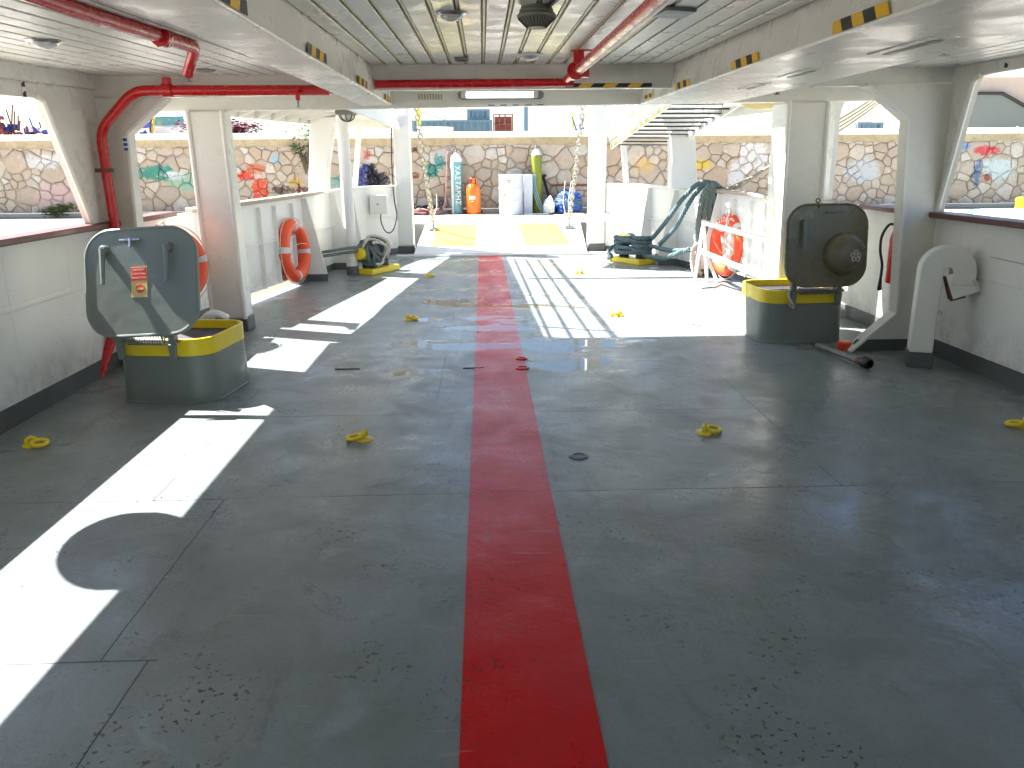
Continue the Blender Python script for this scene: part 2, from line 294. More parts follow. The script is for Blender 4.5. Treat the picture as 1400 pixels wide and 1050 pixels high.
# ------------------------------------------------------------------ mesh helpers
ORG = {}
class MB:
    def __init__(s): s.bm = bmesh.new(); s.mi = 0
    def _f(s, vs):
        try: f = s.bm.faces.new(vs)
        except ValueError: return None
        f.material_index = s.mi; return f
    def box(s, x0, x1, y0, y1, z0, z1, mat=None):
        v = [s.bm.verts.new((x, y, z)) for x in (x0, x1) for y in (y0, y1) for z in (z0, z1)]
        for q in ((0, 1, 3, 2), (4, 6, 7, 5), (0, 4, 5, 1), (2, 3, 7, 6), (0, 2, 6, 4), (1, 5, 7, 3)): s._f([v[i] for i in q])
        if mat is not None:
            for k in v: k.co = mat @ k.co
        return s
    def cbox(s, c, sz, mat=None):
        a, b, g = sz; T = Matrix.Translation(Vector(c)) @ (mat or Matrix())
        return s.box(-a/2, a/2, -b/2, b/2, -g/2, g/2, T)
    def prism(s, poly, axis, a, b, mat=None):
        """poly: 2D points; axis 'x': (y,z), 'y': (x,z), 'z': (x,y); extruded a..b; a/b may be callables of the point"""
        def mk(p, t):
            t = t(p) if callable(t) else t
            return {'x': (t, p[0], p[1]), 'y': (p[0], t, p[1]), 'z': (p[0], p[1], t)}[axis]
        A = [s.bm.verts.new(mk(p, a)) for p in poly]; B = [s.bm.verts.new(mk(p, b)) for p in poly]
        s._f(A); s._f(B[::-1]); n = len(poly)
        for i in range(n): s._f([A[i], B[i], B[(i+1) % n], A[(i+1) % n]])
        if mat is not None:
            for k in A+B: k.co = mat @ k.co
        return s
    def hexa(s, pts):
        """8 points: bottom 4 then top 4, both in the same winding"""
        v = [s.bm.verts.new(p) for p in pts]
        for q in ((0, 3, 2, 1), (4, 5, 6, 7), (0, 1, 5, 4), (1, 2, 6, 5), (2, 3, 7, 6), (3, 0, 4, 7)): s._f([v[i] for i in q])
        return s
    def tube(s, pts, r, seg=10, closed=False, caps=True):
        P = [Vector(p) for p in pts]; n = len(P); rings = []
        rad = r if isinstance(r, (list, tuple)) else [r]*n
        up = None
        for i in range(n):
            if closed: t = (P[(i+1) % n] - P[i-1])
            else: t = P[min(i+1, n-1)] - P[max(i-1, 0)]
            t.normalize()
            if up is None:
                up = Vector((0, 0, 1)) if abs(t.z) < 0.9 else Vector((1, 0, 0))
            a = t.cross(up)
            if a.length < 1e-4: a = t.cross(Vector((0, 1, 0)))
            a.normalize(); b = a.cross(t); up = b
            rings.append([s.bm.verts.new(P[i] + (a*math.cos(2*math.pi*k/seg) + b*math.sin(2*math.pi*k/seg))*rad[i]) for k in range(seg)])
        m = n if closed else n-1
        for i in range(m):
            A = rings[i]; B = rings[(i+1) % n]
            for k in range(seg): s._f([A[k], A[(k+1) % seg], B[(k+1) % seg], B[k]])
        if caps and not closed: s._f(rings[0][::-1]); s._f(rings[-1])
        return s
    def lathe(s, prof, c, axis=(0, 0, 1), seg=24, caps=True):
        """prof: (radius, height along axis)"""
        q = Vector((0, 0, 1)).rotation_difference(Vector(axis).normalized()); c = Vector(c); rings = []
        for r, h in prof:
            rings.append([s.bm.verts.new(c + q @ Vector((max(r, 1e-4)*math.cos(2*math.pi*k/seg), max(r, 1e-4)*math.sin(2*math.pi*k/seg), h))) for k in range(seg)])
        for A, B in zip(rings, rings[1:]):
            for k in range(seg): s._f([A[k], A[(k+1) % seg], B[(k+1) % seg], B[k]])
        if caps: s._f(rings[0][::-1]); s._f(rings[-1])
        return s
    def torus(s, c, Rm, r, axis=(0, 0, 1), seg=32, sseg=10, a0=0, a1=2*math.pi, sx=1, sy=1, matfn=None):
        q = Vector((0, 0, 1)).rotation_difference(Vector(axis).normalized()); c = Vector(c)
        full = abs(a1-a0-2*math.pi) < 1e-6; n = seg if full else seg+1
        pts = [c + q @ Vector((Rm*sx*math.cos(a0+(a1-a0)*i/seg), Rm*sy*math.sin(a0+(a1-a0)*i/seg), 0)) for i in range(n)]
        k0 = len(s.bm.faces); s.tube(pts, r, sseg, closed=full)
        if matfn:
            s.bm.faces.ensure_lookup_table()
            for f in s.bm.faces[k0:]:
                v = q.inverted() @ (f.calc_center_median() - c); f.material_index = matfn(math.atan2(v.y, v.x) % (2*math.pi))
        return s
    def rope(s, pts, r, pitch=0.16, seg=5, sub=5):
        """three strands laid round a smooth path"""
        P = smooth(pts, sub); L = [0]
        for a, b in zip(P, P[1:]): L.append(L[-1] + (b-a).length)
        # resample
        st = max(pitch/6, 0.012); n = max(3, int(L[-1]/st)); Q = []; j = 0
        for i in range(n+1):
            t = L[-1]*i/n
            while j < len(L)-2 and L[j+1] < t: j += 1
            Q.append(P[j].lerp(P[j+1], (t-L[j])/max(1e-6, L[j+1]-L[j])))
        up = Vector((0.3, 0.2, 1)).normalized(); frames = []
        for i in range(len(Q)):
            t = (Q[min(i+1, len(Q)-1)] - Q[max(0, i-1)]).normalized()
            a = t.cross(up)
            if a.length < 1e-3: a = t.cross(Vector((1, 0, 0)))
            a.normalize(); up = a.cross(t); frames.append((a, up.copy()))
        for k in range(3):
            pp = []
            for i, q in enumerate(Q):
                ang = 2*math.pi*(i*L[-1]/n/pitch + k/3); a, b = frames[i]
                pp.append(q + (a*math.cos(ang) + b*math.sin(ang))*r*0.5)
            s.tube(pp, r*0.56, seg)
        return s
    def text(s, txt, size, mat, depth=0.002, align='CENTER', mi=None):
        cu = bpy.data.curves.new('t', 'FONT'); cu.body = txt; cu.size = size; cu.align_x = align; cu.align_y = 'CENTER'; cu.extrude = depth; cu.resolution_u = 3
        o = bpy.data.objects.new('t', cu); COL.objects.link(o)
        me = bpy.data.meshes.new_from_object(o.evaluated_get(bpy.context.evaluated_depsgraph_get()))
        COL.objects.unlink(o); bpy.data.objects.remove(o); bpy.data.curves.remove(cu)
        k0 = len(s.bm.verts); f0 = len(s.bm.faces); s.bm.from_mesh(me); bpy.data.meshes.remove(me)
        s.bm.verts.ensure_lookup_table(); s.bm.faces.ensure_lookup_table()
        for v in s.bm.verts[k0:]: v.co = mat @ v.co
        for f in s.bm.faces[f0:]: f.material_index = s.mi if mi is None else mi
        return s
    def build(s, name, mat, parent=None, origin=None, bevel=0, angle=35, seg=2, norm=True):
        if norm: bmesh.ops.recalc_face_normals(s.bm, faces=s.bm.faces)
        me = bpy.data.meshes.new(name)
        o = bpy.data.objects.new(name, me); COL.objects.link(o)
        og = Vector(origin) if origin is not None else (ORG[parent.name] if parent else Vector((0, 0, 0)))
        if parent: og = ORG[parent.name]; o.parent = parent
        else: o.location = og
        for v in s.bm.verts: v.co -= og
        s.bm.to_mesh(me); s.bm.free()
        for p in me.polygons: p.use_smooth = True
        me.set_sharp_from_angle(angle=R(angle))
        for k in (mat if isinstance(mat, (list, tuple)) else [mat]): me.materials.append(M[k] if isinstance(k, str) else k)
        if bevel:
            b = o.modifiers.new('bevel', 'BEVEL'); b.width = bevel; b.segments = seg; b.limit_method = 'ANGLE'; b.angle_limit = R(40)
        ORG[o.name] = og.copy()
        return o

def smooth(pts, sub=5, closed=False):
    P = [Vector(p) for p in pts]; out = []; n = len(P)
    for i in range(n if closed else n-1):
        if closed: a, b, c, e = P[i-1], P[i], P[(i+1) % n], P[(i+2) % n]
        else: a, b, c, e = P[max(i-1, 0)], P[i], P[i+1], P[min(i+2, n-1)]
        for k in range(sub):
            t = k/sub
            out.append(0.5*((2*b) + (-a+c)*t + (2*a-5*b+4*c-e)*t*t + (-a+3*b-3*c+e)*t**3))
    if not closed: out.append(P[-1])
    return out
def bend(pts, rad=0.08, k=5):
    P = [Vector(p) for p in pts]; out = [P[0]]
    for a, b, c in zip(P, P[1:], P[2:]):
        r1 = min(rad, (a-b).length*0.45, (c-b).length*0.45)
        p, q = b + (a-b).normalized()*r1, b + (c-b).normalized()*r1
        for i in range(k+1):
            t = i/k; out.append(p*(1-t)**2 + b*2*t*(1-t) + q*t*t)
    out.append(P[-1]); return out
def tag(o, label=None, cat=None, group=None, kind=None):
    if label: o['label'] = label
    if cat: o['category'] = cat
    if group: o['group'] = group
    if kind: o['kind'] = kind
    return o
def thing(name, loc, label, cat, group=None):
    o = bpy.data.objects.new(name, None); COL.objects.link(o); o.location = loc; o.empty_display_size = 0.1
    ORG[o.name] = Vector(loc); return tag(o, label, cat, group)
def clone(root, loc, label=None, rz=0):
    r = root.copy(); COL.objects.link(r); r.location = loc; r.rotation_euler = (0, 0, rz); ORG[r.name] = Vector(loc)
    if label: r['label'] = label
    for ch in list(root.children):
        c = ch.copy(); COL.objects.link(c); c.parent = r
        for g in list(ch.children):
            e = g.copy(); COL.objects.link(e); e.parent = c
    return r
def rrect(w, h, rad, k=6):
    out = []
    for cx, cy, a in ((w/2-rad, h/2-rad, 0), (-w/2+rad, h/2-rad, 90), (-w/2+rad, -h/2+rad, 180), (w/2-rad, -h/2+rad, 270)):
        for i in range(k+1):
            t = R(a + 90*i/k); out.append((cx + rad*math.cos(t), cy + rad*math.sin(t)))
    return out

# ================================================================== GROUND, QUAY, WATER
b = MB(); b.box(-400, 400, -300, 400, -1.6, -1.5); tag(b.build('water', 'water'), kind='structure')
b = MB()
q = [(-60, 21.3), (-60, -40), (-3.6, -40), (-3.6, 9.0), (-3.3, 13.0), (-2.2, 17.35), (2.8, 17.35), (3.9, 13.0), (4.35, 9.0), (4.35, -40), (60, -40), (60, 21.3)]
b.prism(q, 'z', -1.6, 0.35); tag(b.build('quay_ground', 'concrete'), kind='structure')
b = MB(); b.box(-300, 300, 21.55, 900, 1.6, 2.26); tag(b.build('upper_ground', 'pebble'), kind='structure')

# ================================================================== DECK
LB = [(-3.02, -6), (-3.02, 8.0), (-2.80, 9.5), (-2.55, 11.0), (-2.40, 12.2), (-2.28, 13.4), (-2.05, 14.3), (-1.58, 14.85)]
RB = [(3.78, -6), (3.78, 8.0), (3.52, 9.7), (3.38, 11.2), (3.12, 12.3), (2.85, 13.5), (2.58, 14.3), (2.24, 14.85)]
def ztop(y): return 1.12 + max(0.0, min(1.0, (y-7.0)/7.0))*0.07
b = MB(); poly = [(x-0.1, y) for x, y in LB] + [(-1.3, 15.05), (1.9, 15.05)] + [(x+0.1, y) for x, y in RB[::-1]]
b.prism(poly, 'z', -0.08, 0.0); tag(b.build('deck_floor', 'deck'), kind='structure')
b = MB(); b.box(-0.095, 0.315, -5, 14.24, 0.0005, 0.004); tag(b.build('red_stripe', 'stripe'), kind='structure')
b = MB(); b.box(-1.56, 2.2, 14.22, 14.36, 0.0005, 0.03); tag(b.build('threshold_strip', 'white', bevel=0.004), kind='structure')

# ================================================================== BULWARKS
def bulwark(side, P, label, port):
    s = -1 if side == 'L' else 1
    root = thing('bulwark', (P[1][0], 4.0, 0), label, 'bulwark', 'bulwarks along the deck edges')
    def strip(mb, off0, off1, z0, z1, y0=-99, y1=99, pts=P):
        for (xa, ya), (xb, yb) in zip(pts, pts[1:]):
            if yb <= y0 or ya >= y1: continue
            def lerp(y): t = (y-ya)/(yb-ya); return xa+(xb-xa)*t
            if ya < y0: xa, ya = lerp(y0), y0
            if yb > y1:
                xb, yb = lerp(y1), y1
            dx, dy = xb-xa, yb-ya; L = math.hypot(dx, dy); nx, ny = s*dy/L, -s*dx/L   # outward normal
            f = lambda z, y: z(y) if callable(z) else z
            A = [(xa+nx*off0, ya+ny*off0), (xb+nx*off0, yb+ny*off0), (xb+nx*off1, yb+ny*off1), (xa+nx*off1, ya+ny*off1)]
            ys = (ya, yb, yb, ya)
            mb.hexa([(x, y, f(z0, yy)) for (x, y), yy in zip(A, ys)] + [(x, y, f(z1, yy)) for (x, y), yy in zip(A, ys)])
    y0, y1 = port
    b = MB(); strip(b, 0, 0.05, -1.0, ztop, -99, y0); strip(b, 0, 0.05, 0.12, ztop, y0, y1); strip(b, 0, 0.05, -1.0, ztop, y1, 99); strip(b, 0, 0.05, -1.0, -0.02, y0, y1)
    b.build('wall_panel', 'bulwark', root, angle=50)
    b = MB(); strip(b, -0.006, 0.0, 0.0, 0.135, -99, y0); strip(b, -0.006, 0.0, 0.0, 0.10, y1, 99); b.build('kick_plate', 'kick', root)
    top = lambda y: ztop(y)+0.045
    b = MB(); strip(b, -0.09, 0.09, ztop, top, -99, 7.9); b.build('top_rail', 'brown', root, bevel=0.008)
    b = MB(); strip(b, -0.07, 0.08, ztop, top, 8.4, 12.0); b.build('top_rail', 'teak', root, bevel=0.008)
    b = MB(); strip(b, -0.04, 0.07, ztop, lambda y: ztop(y)+0.03, 12.6, 99); b.build('top_rail', 'white', root, bevel=0.006)
    b = MB(); strip(b, -0.035, 0.0, 0.66, 0.675, 8.5, 99); b.build('stringer', 'white', root)
    # web stiffeners: tapered knees
    for yy, wd in ((11.35, 0.28), (12.65, 0.28), (13.6, 0.2)):
        for (xa, ya), (xb, yb) in zip(P, P[1:]):
            if ya <= yy < yb: xx = xa+(xb-xa)*(yy-ya)/(yb-ya)
        b = MB(); b.prism([(xx, 0.1), (xx-s*wd, 0.1), (xx-s*0.06, ztop(yy)-0.02), (xx, ztop(yy)-0.02)], 'y', yy, yy+0.012)
        b.tube([(xx-s*wd, yy+0.006, 0.1), (xx-s*0.06, yy+0.006, ztop(yy)-0.02)], 0.012, 6); st = b.build('stiffener', 'white', root)
        b = MB(); b.box(min(xx, xx-s*(wd+0.01)), max(xx, xx-s*(wd+0.01)), yy-0.004, yy+0.016, 0.0, 0.1); b.build('stiffener_foot', 'kick', st)
    for yy in (9.35, 9.9, 10.35, 10.9):
        for (xa, ya), (xb, yb) in zip(P, P[1:]):
            if ya <= yy < yb: xx = xa+(xb-xa)*(yy-ya)/(yb-ya)
        b = MB(); b.box(min(xx, xx-s*0.05), max(xx, xx-s*0.05), yy, yy+0.012, 0.12, 1.1); b.build('rib', 'white', root)
    # plate in the freeing port (its lip)
    b = MB(); strip(b, -0.02, 0.0, 0.12, 0.14, y0, y1); b.build('port_lip', 'white', root)
    return root
bl = bulwark('L', LB, 'white bulwark along the left side with dark red rail and grey foot', (9.3, 11.0))
br_ = bulwark('R', RB, 'white bulwark along the right side with dark rail behind the curved vent', (9.6, 11.0))
b = MB(); b.tube([(3.77, 5.4, 1.06), (3.77, 5.4, 0.88)], 0.006, 5); b.tube([(3.772, 5.4, 0.88), (3.772, 5.85, 0.89)], 0.002, 4); b.build('conduit', 'steel', br_)
b = MB(); b.torus((3.765, 5.28, 0.60), 0.045, 0.005, (1, 0, 0), 16, 5); b.tube([(3.765, 5.28, 0.65), (3.77, 5.3, 0.7)], 0.005, 5); b.build('wall_loop', 'steel', br_)

# ================================================================== CEILING
def zc(y): return 2.23 + 0.0155*y
def boards(mb, x0, x1, pitch, gap, y0, y1, z0f, th=0.02):
    n = int(round((x1-x0)/pitch)); p = (x1-x0)/n
    for i in range(n):
        a, c = x0+i*p+gap/2, x0+(i+1)*p-gap/2; dz = random.uniform(-0.0015, 0.0015)
        mb.hexa([(a, y0, z0f(y0)+dz), (c, y0, z0f(y0)+dz), (c, y1, z0f(y1)+dz), (a, y1, z0f(y1)+dz),
                 (a, y0, z0f(y0)+th), (c, y0, z0f(y0)+th), (c, y1, z0f(y1)+th), (a, y1, z0f(y1)+th)])
ceil = thing('ceiling', (0.3, 3, 2.4), 'white boarded ceiling over the covered deck', 'ceiling'); tag(ceil, kind='structure')
b = MB(); boards(b, -0.86, 1.52, 0.124, 0.026, -6, 6.72, zc); b.build('center_boards', 'board', ceil, bevel=0.003, seg=1)
b = MB(); b.hexa([(-0.9, -6, zc(-6)+.022), (1.55, -6, zc(-6)+.022), (1.55, 6.7, zc(6.7)+.022), (-0.9, 6.7, zc(6.7)+.022), (-0.9, -6, 2.4), (1.55, -6, 2.4), (1.55, 6.7, 2.4), (-0.9, 6.7, 2.4)]); b.build('groove_backing', 'groove', ceil)
b = MB()
for i in range(1, 19):
    x = -0.86 + i*2.38/19
    if i % 1 == 0: b.hexa([(x-.004, -6, zc(-6)+.008), (x+.008, -6, zc(-6)+.008), (x+.008, 6.7, zc(6.7)+.008), (x-.004, 6.7, zc(6.7)+.008), (x-.004, -6, zc(-6)+.02), (x+.008, -6, zc(-6)+.02), (x+.008, 6.7, zc(6.7)+.02), (x-.004, 6.7, zc(6.7)+.02)])
b.build('battens', 'batten', ceil)
def zl(y): return 2.085 + 0.027*y
b = MB(); boards(b, -3.04, -1.15, 0.127, 0.018, -6, 6.66, zl); b.build('left_boards', 'board', ceil, bevel=0.003, seg=1)
b = MB(); b.hexa([(-3.06, -6, zl(-6)+.021), (-1.12, -6, zl(-6)+.021), (-1.12, 6.66, zl(6.66)+.021), (-3.06, 6.66, zl(6.66)+.021), (-3.06, -6, 2.4), (-1.12, -6, 2.4), (-1.12, 6.66, 2.4), (-3.06, 6.66, 2.4)]); b.build('groove_backing', 'groove', ceil)
def zr(y): return 2.20 + 0.014*y
b = MB(); boards(b, 2.36, 3.82, 0.122, 0.016, -6, 6.66, zr); b.build('right_boards', 'board', ceil, bevel=0.003, seg=1)
b = MB(); b.hexa([(2.34, -6, zr(-6)+.021), (3.84, -6, zr(-6)+.021), (3.84, 6.66, zr(6.66)+.021), (2.34, 6.66, zr(6.66)+.021), (2.34, -6, 2.4), (3.84, -6, 2.4), (3.84, 6.66, 2.4), (2.34, 6.66, 2.4)]); b.build('groove_backing', 'groove', ceil)
b = MB(); b.box(-3.35, 4.1, -6, 8.05, 2.402, 2.46); b.build('deck_plate', 'white', ceil)

# longitudinal girders with hazard tape
def tape(name_parent, f, segs, mats=('tape_y', 'black')):
    b = MB(); f(b, segs); return b.build('hazard_tape', list(mats), name_parent)
def zg(y): return 2.085 + 0.004*y
gl = thing('girder', (-1.0, 1, 2.1), 'white steel ceiling girder left of the red stripe, with yellow and black tape', 'girder', 'ceiling girders')
b = MB(); b.hexa([(-1.17, -6, zg(-6)), (-0.84, -6, zg(-6)), (-0.83, 7.9, zg(7.9)), (-1.12, 7.9, zg(7.9)), (-1.17, -6, 2.4), (-0.88, -6, 2.4), (-0.86, 7.9, 2.4), (-1.12, 7.9, 2.4)])
b.build('beam_body', 'cream', gl, bevel=0.012)
gr = thing('girder', (1.9, 1, 2.1), 'wide white ceiling girder right of the red stripe, with slots underneath', 'girder', 'ceiling girders')
b = MB(); b.hexa([(1.53, -6, zg(-6)), (2.36, -6, zg(-6)), (2.32, 7.9, zg(7.9)), (1.49, 7.9, zg(7.9)), (1.57, -6, 2.4), (2.36, -6, 2.4), (2.32, 7.9, 2.4), (1.54, 7.9, 2.4)])
b.build('beam_body', 'cream', gr, bevel=0.012)
def hz_girder(parent, x, y0, y1, n, h, s, first=1):
    b = MB(); dy = (y1-y0)/n
    for i in range(n):
        b.mi = (i+first) % 2; a = y0+i*dy; c = a+dy; sk = 0.03
        b.hexa([(x, a, zg(a)+.012), (x+s*.002, a, zg(a)+.012), (x+s*.002, c, zg(c)+.012), (x, c, zg(c)+.012),
                (x, min(a+sk, y1), zg(a)+.012+h), (x+s*.002, min(a+sk, y1), zg(a)+.012+h), (x+s*.002, min(c+sk, y1), zg(c)+.012+h), (x, min(c+sk, y1), zg(c)+.012+h)])
    b.build('hazard_tape', ['tape_y', 'black'], parent)
for y0, y1, n in ((2.6, 3.12, 5), (4.12, 4.62, 5), (5.7, 6.18, 5), (7.25, 7.7, 5)): hz_girder(gl, -0.8285, y0, y1, n, 0.05, 1, 1)
for y0, y1, n in ((3.12, 3.62, 5), (4.56, 5.05, 5), (6.05, 6.5, 5), (7.3, 7.75, 5)): hz_girder(gr, 1.4975, y0, y1, n, 0.05, -1, 0)
for (x, y, l, wd) in ((1.98, 3.9, 0.62, 0.10), (1.93, 5.1, 0.5, 0.09), (1.95, 6.0, 0.45, 0.09), (1.98, 2.6, 0.6, 0.1)):
    b = MB(); z = zg(y); b.prism([(px+x, py+y) for px, py in rrect(wd+.03, l+.03, .05)], 'z', z-0.006, z-0.0005)
    sl = b.build('slot_frame', 'cream', gr, bevel=0.002)
    b = MB(); b.prism([(px+x+.01, py+y) for px, py in rrect(wd*.45, l*.8, .02)], 'z', z-0.0085, z-0.0062); b.build('slot_lens', 'hatch', sl)

# transverse beams
def xbeam(label, y0, y1, segs, extra=None):
    root = thing('deck_beam', (0.3, y0, 2.2), label, 'beam', 'beams across the deck')
    b = MB()
    for x0, x1, za, zb, zt in segs: b.prism([(x0, za), (x1, zb), (x1, zt), (x0, zt)], 'y', y0, y1)
    b.build('beam_body', 'cream', root, bevel=0.008); return root
b1 = xbeam('nearer white beam across the ceiling carrying the red pipe', 6.66, 6.74,
           [(-3.04, -1.125, 2.10, 2.125, 2.399), (-0.865, 1.52, 2.150, 2.155, 2.399), (2.33, 3.82, 2.155, 2.175, 2.399)])
b = MB(); n = 7
for i in range(n):
    b.mi = (i+1) % 2; xa = 0.66+i*.098; b.prism([(xa, 2.163), (xa+.098, 2.163), (xa+.098+.03*(i < n-1), 2.193), (xa+.03*(i > 0), 2.193)], 'y', 6.656, 6.6585)
b.build('hazard_tape', ['tape_y', 'black'], b1)
b2 = xbeam('farther white beam across the opening carrying the lit tube lamp', 7.9, 8.0,
           [(-3.0, 3.78, 2.075, 2.135, 2.399)])
b = MB()
for i in range(5): b.box(0.06+i*.115, 0.06+i*.115+.06, 7.8965, 7.8985, 2.112, 2.120)
b.build('edge_mark', 'sign_blue', b2)
b = MB(); b.tube([(-1.27, 6.60, 2.16), (-1.27, 6.655, 2.16)], 0.004, 5); b.build('bolt', 'steel', b1)

# upper side bands above the windows (with eyebrow ledge)
def band(s, X, zlo, label, y1=8.0):
    root = thing('window_header', (X, 3, 2.2), label, 'wall band', 'bands above the side windows')
    b = MB(); xo = X + s*0.02
    def hx(xa, xb, za, zb, ya, yb):
        b.hexa([(xa, ya, za(ya)), (xb, ya, za(ya)), (xb, yb, za(yb)), (xa, yb, za(yb)), (xa, ya, zb(ya)), (xb, ya, zb(ya)), (xb, yb, zb(yb)), (xa, yb, zb(yb))])
    hx(X, xo, zlo, lambda y: zlo(y)+0.10, -6, y1); b.build('lower_plate', 'cream', root, bevel=0.006)
    b = MB(); hx(X-s*0.03, xo, lambda y: zlo(y)+0.101, lambda y: 2.40, -6, y1); b.build('upper_plate', 'cream', root, bevel=0.006)
    return root
hl = band(-1, -3.0, lambda y: 1.885+0.027*y, 'cream band above the left side windows')
hr = band(1, 3.76, lambda y: 2.205-0.001*y, 'cream band above the right side windows')
def mark(parent, pts, m1='black', m2='sign_white'):
    b = MB(); b.mi = 1; (x, y, z), s = pts
    b.box(x, x+s*.003, y-.025, y+.025, z-.055, z+.055); b.mi = 0
    for k in (-1, 1):
        b.box(x+s*.003, x+s*.005, y-.02, y+.02, z+k*.03-.018, z+k*.03+.006); b.box(x+s*.003, x+s*.005, y-.004, y+.02, z+k*.03+.006, z+k*.03+.016)
    b.build('number_sticker', [m1, m2], parent)
mark(hl, ((-3.0, 5.66, 2.09), 1)); mark(hr, ((3.76, 5.98, 2.27), -1))

# frames A (portal webs beside the windows), slanted window posts
def frame(s, label, X, xin_top, ztop_, xin_bot, zfoot, xfoot, zb, xb, y, slant, hdr):
    root = thing('portal_frame', (X, y, 0), label, 'frame', 'portal frames on the deck sides')
    poly = [(X, 0.1), (xfoot + (xin_bot-xfoot)*0.22, 0.1), (xin_bot, zfoot), (xin_top, ztop_), (xb, zb), (X, zb+0.01)]
    b = MB(); b.prism(poly, 'y', y, y+0.03); b.build('web_plate', 'cream', root)
    b = MB(); b.prism([(X, 0.0), (xfoot, 0.0), (xfoot+(xin_bot-xfoot)*0.22, 0.1), (X, 0.1)], 'y', y-.004, y+.034); b.build('foot', 'kick', root)
    f = MB(); pts = [(xfoot, 0.0), (xin_bot, zfoot), (xin_top, ztop_), (xb, zb)]
    for (xa, za), (xc, zc_) in zip(pts, pts[1:]):
        dx, dz = xc-xa, zc_-za; L = math.hypot(dx, dz); nx, nz = -dz/L*.012, dx/L*.012
        f.prism([(xa-nx, za-nz), (xc-nx, zc_-nz), (xc+nx, zc_+nz), (xa+nx, za+nz)], 'y', y-.05, y+.08)
    f.build('flange', 'white', root, bevel=0.003)
    # plate between frame and slanted post, at the wall plane
    ybt, ytp, zt = slant
    b = MB(); b.prism([(ybt, ztop(0)+.045), (y+.03, ztop(0)+.045), (y+.03, zt+.03), (ytp-.10, zt+.03), (ytp-.10, zt), (ytp-.03, zt-.015), (ytp, zt-.07)], 'x', X-s*.004, X+s*0.05); b.build('side_plate', 'cream', root)
    b = MB(); b.tube([(X-s*.01, ybt, ztop(0)+.045), (X-s*.01, ytp, zt-.07), (X-s*.01, ytp-.03, zt-.02), (X-s*.01, ytp-.10, zt)], 0.022, 8); b.build('slanted_rim', 'cream', root)
    return root
fl = frame(-1, 'cream portal frame at the left wall behind the red pipe', -3.0, -2.77, 1.84, -2.82, 0.3, -2.45, 2.105, -2.44, 6.66, (6.32, 5.90, 2.05), hl)
fr = frame(1, 'cream portal frame at the right wall with a slanting foot', 3.76, 3.40, 1.90, 3.50, 0.33, 3.13, 2.165, 3.04, 6.62, (6.62, 6.36, 2.20), hr)
b = MB(); b.mi = 1; b.box(-2.803, -2.765, 6.598, 6.605, 1.70, 1.82); b.mi = 0
for k in range(3): b.box(-2.80, -2.768, 6.596, 6.5975, 1.71+k*.036, 1.733+k*.036)
b.build('number_sticker', ['sign_blue', 'sign_white'], fl)

# columns beside the opening
def column(name, label, X0, X1, y0, y1, zt, dx=0.0, kick=0.13, rims=True, cat='column', grp='white columns along the deck', mat='cream'):
    root = thing(name, ((X0+X1)/2, y0, 0), label, cat, grp)
    b = MB(); b.hexa([(X0, y0, kick), (X1, y0, kick), (X1, y1, kick), (X0, y1, kick), (X0-dx, y0, zt), (X1-dx, y0, zt), (X1-dx, y1, zt), (X0-dx, y1, zt)])
    b.build('shaft', mat, root, bevel=0.02, seg=3)
    if rims:
        for x, w_ in ((X0, 1), (X1, -1)):
            b = MB(); b.tube([(x+w_*.012, y0-.004, kick), (x-dx+w_*.012, y0-.004, zt)], 0.022, 8); b.build('corner_rim', 'white', root)
    b = MB(); b.box(X0-.01, X1+.01, y0-.01, y1+.01, 0, kick); b.build('foot', 'kick', root, bevel=0.01)
    return root
cl = column('side_column', 'broad white column behind the open hatch on the left', -2.70, -2.36, 7.86, 8.10, 2.08, 0.03)
cr = column('side_column', 'broad white column behind the open hatch on the right', 2.93, 3.33, 7.86, 8.3, 2.13, 0.04)
column('ramp_pillar', 'square white pillar left of the ramp', -1.58, -1.29, 14.85, 15.12, 3.3, 0.0, rims=False, grp='pillars beside the ramp', mat='white')
column('ramp_pillar', 'square white pillar right of the ramp', 1.93, 2.23, 14.85, 15.12, 3.3, 0.0, rims=False, grp='pillars beside the ramp', mat='white')
# side panels between frame and column (window 2 surround, rounded corners)
for s, X, y0, y1, zt, lab, nm in ((-1, -3.0, 6.7, 7.86, 2.03, 'left', hl), (1, 3.76, 6.66, 7.86, 2.17, 'right', hr)):
    b = MB(); pr = []
    zl2, zb2 = zt, ztop(7)+.045
    y1 += .95; b.prism([(y1-.28, zt+.05), (y1-.28, zt+.02), (y1-.20, zt-.02), (y1-.15, zt-.08), (y1-.14, zb2), (y1+.05, zb2), (y1+.05, zt+.05)], 'x', X-s*.06, X-s*.01)
    b.build('window_corner_plate', 'cream', nm)

# forward columns on the bulwark
def fcol(s, xb0, xb1, xt0, xt1, y, zt, lab):
    b = MB(); xm = xt1-s*0.02
    poly = [(xb0, ztop(y)+.02), (xb1, ztop(y)+.02), ((xb1*.7+xt1*.3), 1.6), (xt1, zt-.18), (xt1-s*.06, zt-.05), (xt1-s*.14, zt), (xt0, zt)]
    b.prism(poly, 'y', y, y+.28); o = b.build('forward_column', 'white', None, ((xb0+xb1)/2, y, 1.1), bevel=0.01)
    return tag(o, lab, 'column', 'flared columns standing on the bulwarks')
fcol(-1, -2.60, -2.33, -2.50, -2.18, 12.3, 2.26, 'flared white column on the left bulwark beside the round pole')
fcol(1, 3.24, 2.84, 3.14, 2.80, 12.3, 2.2, 'flared white column on the right bulwark under the stair')
po = thing('round_pole', (-2.02, 12.0, 0), 'round white pole on the deck left of the coiled bollard', 'pole')
b = MB(); b.tube([(-1.97, 12.0, 0.13), (-1.99, 12.0, 2.3)], 0.085, 20); b.build('shaft', 'white', po)
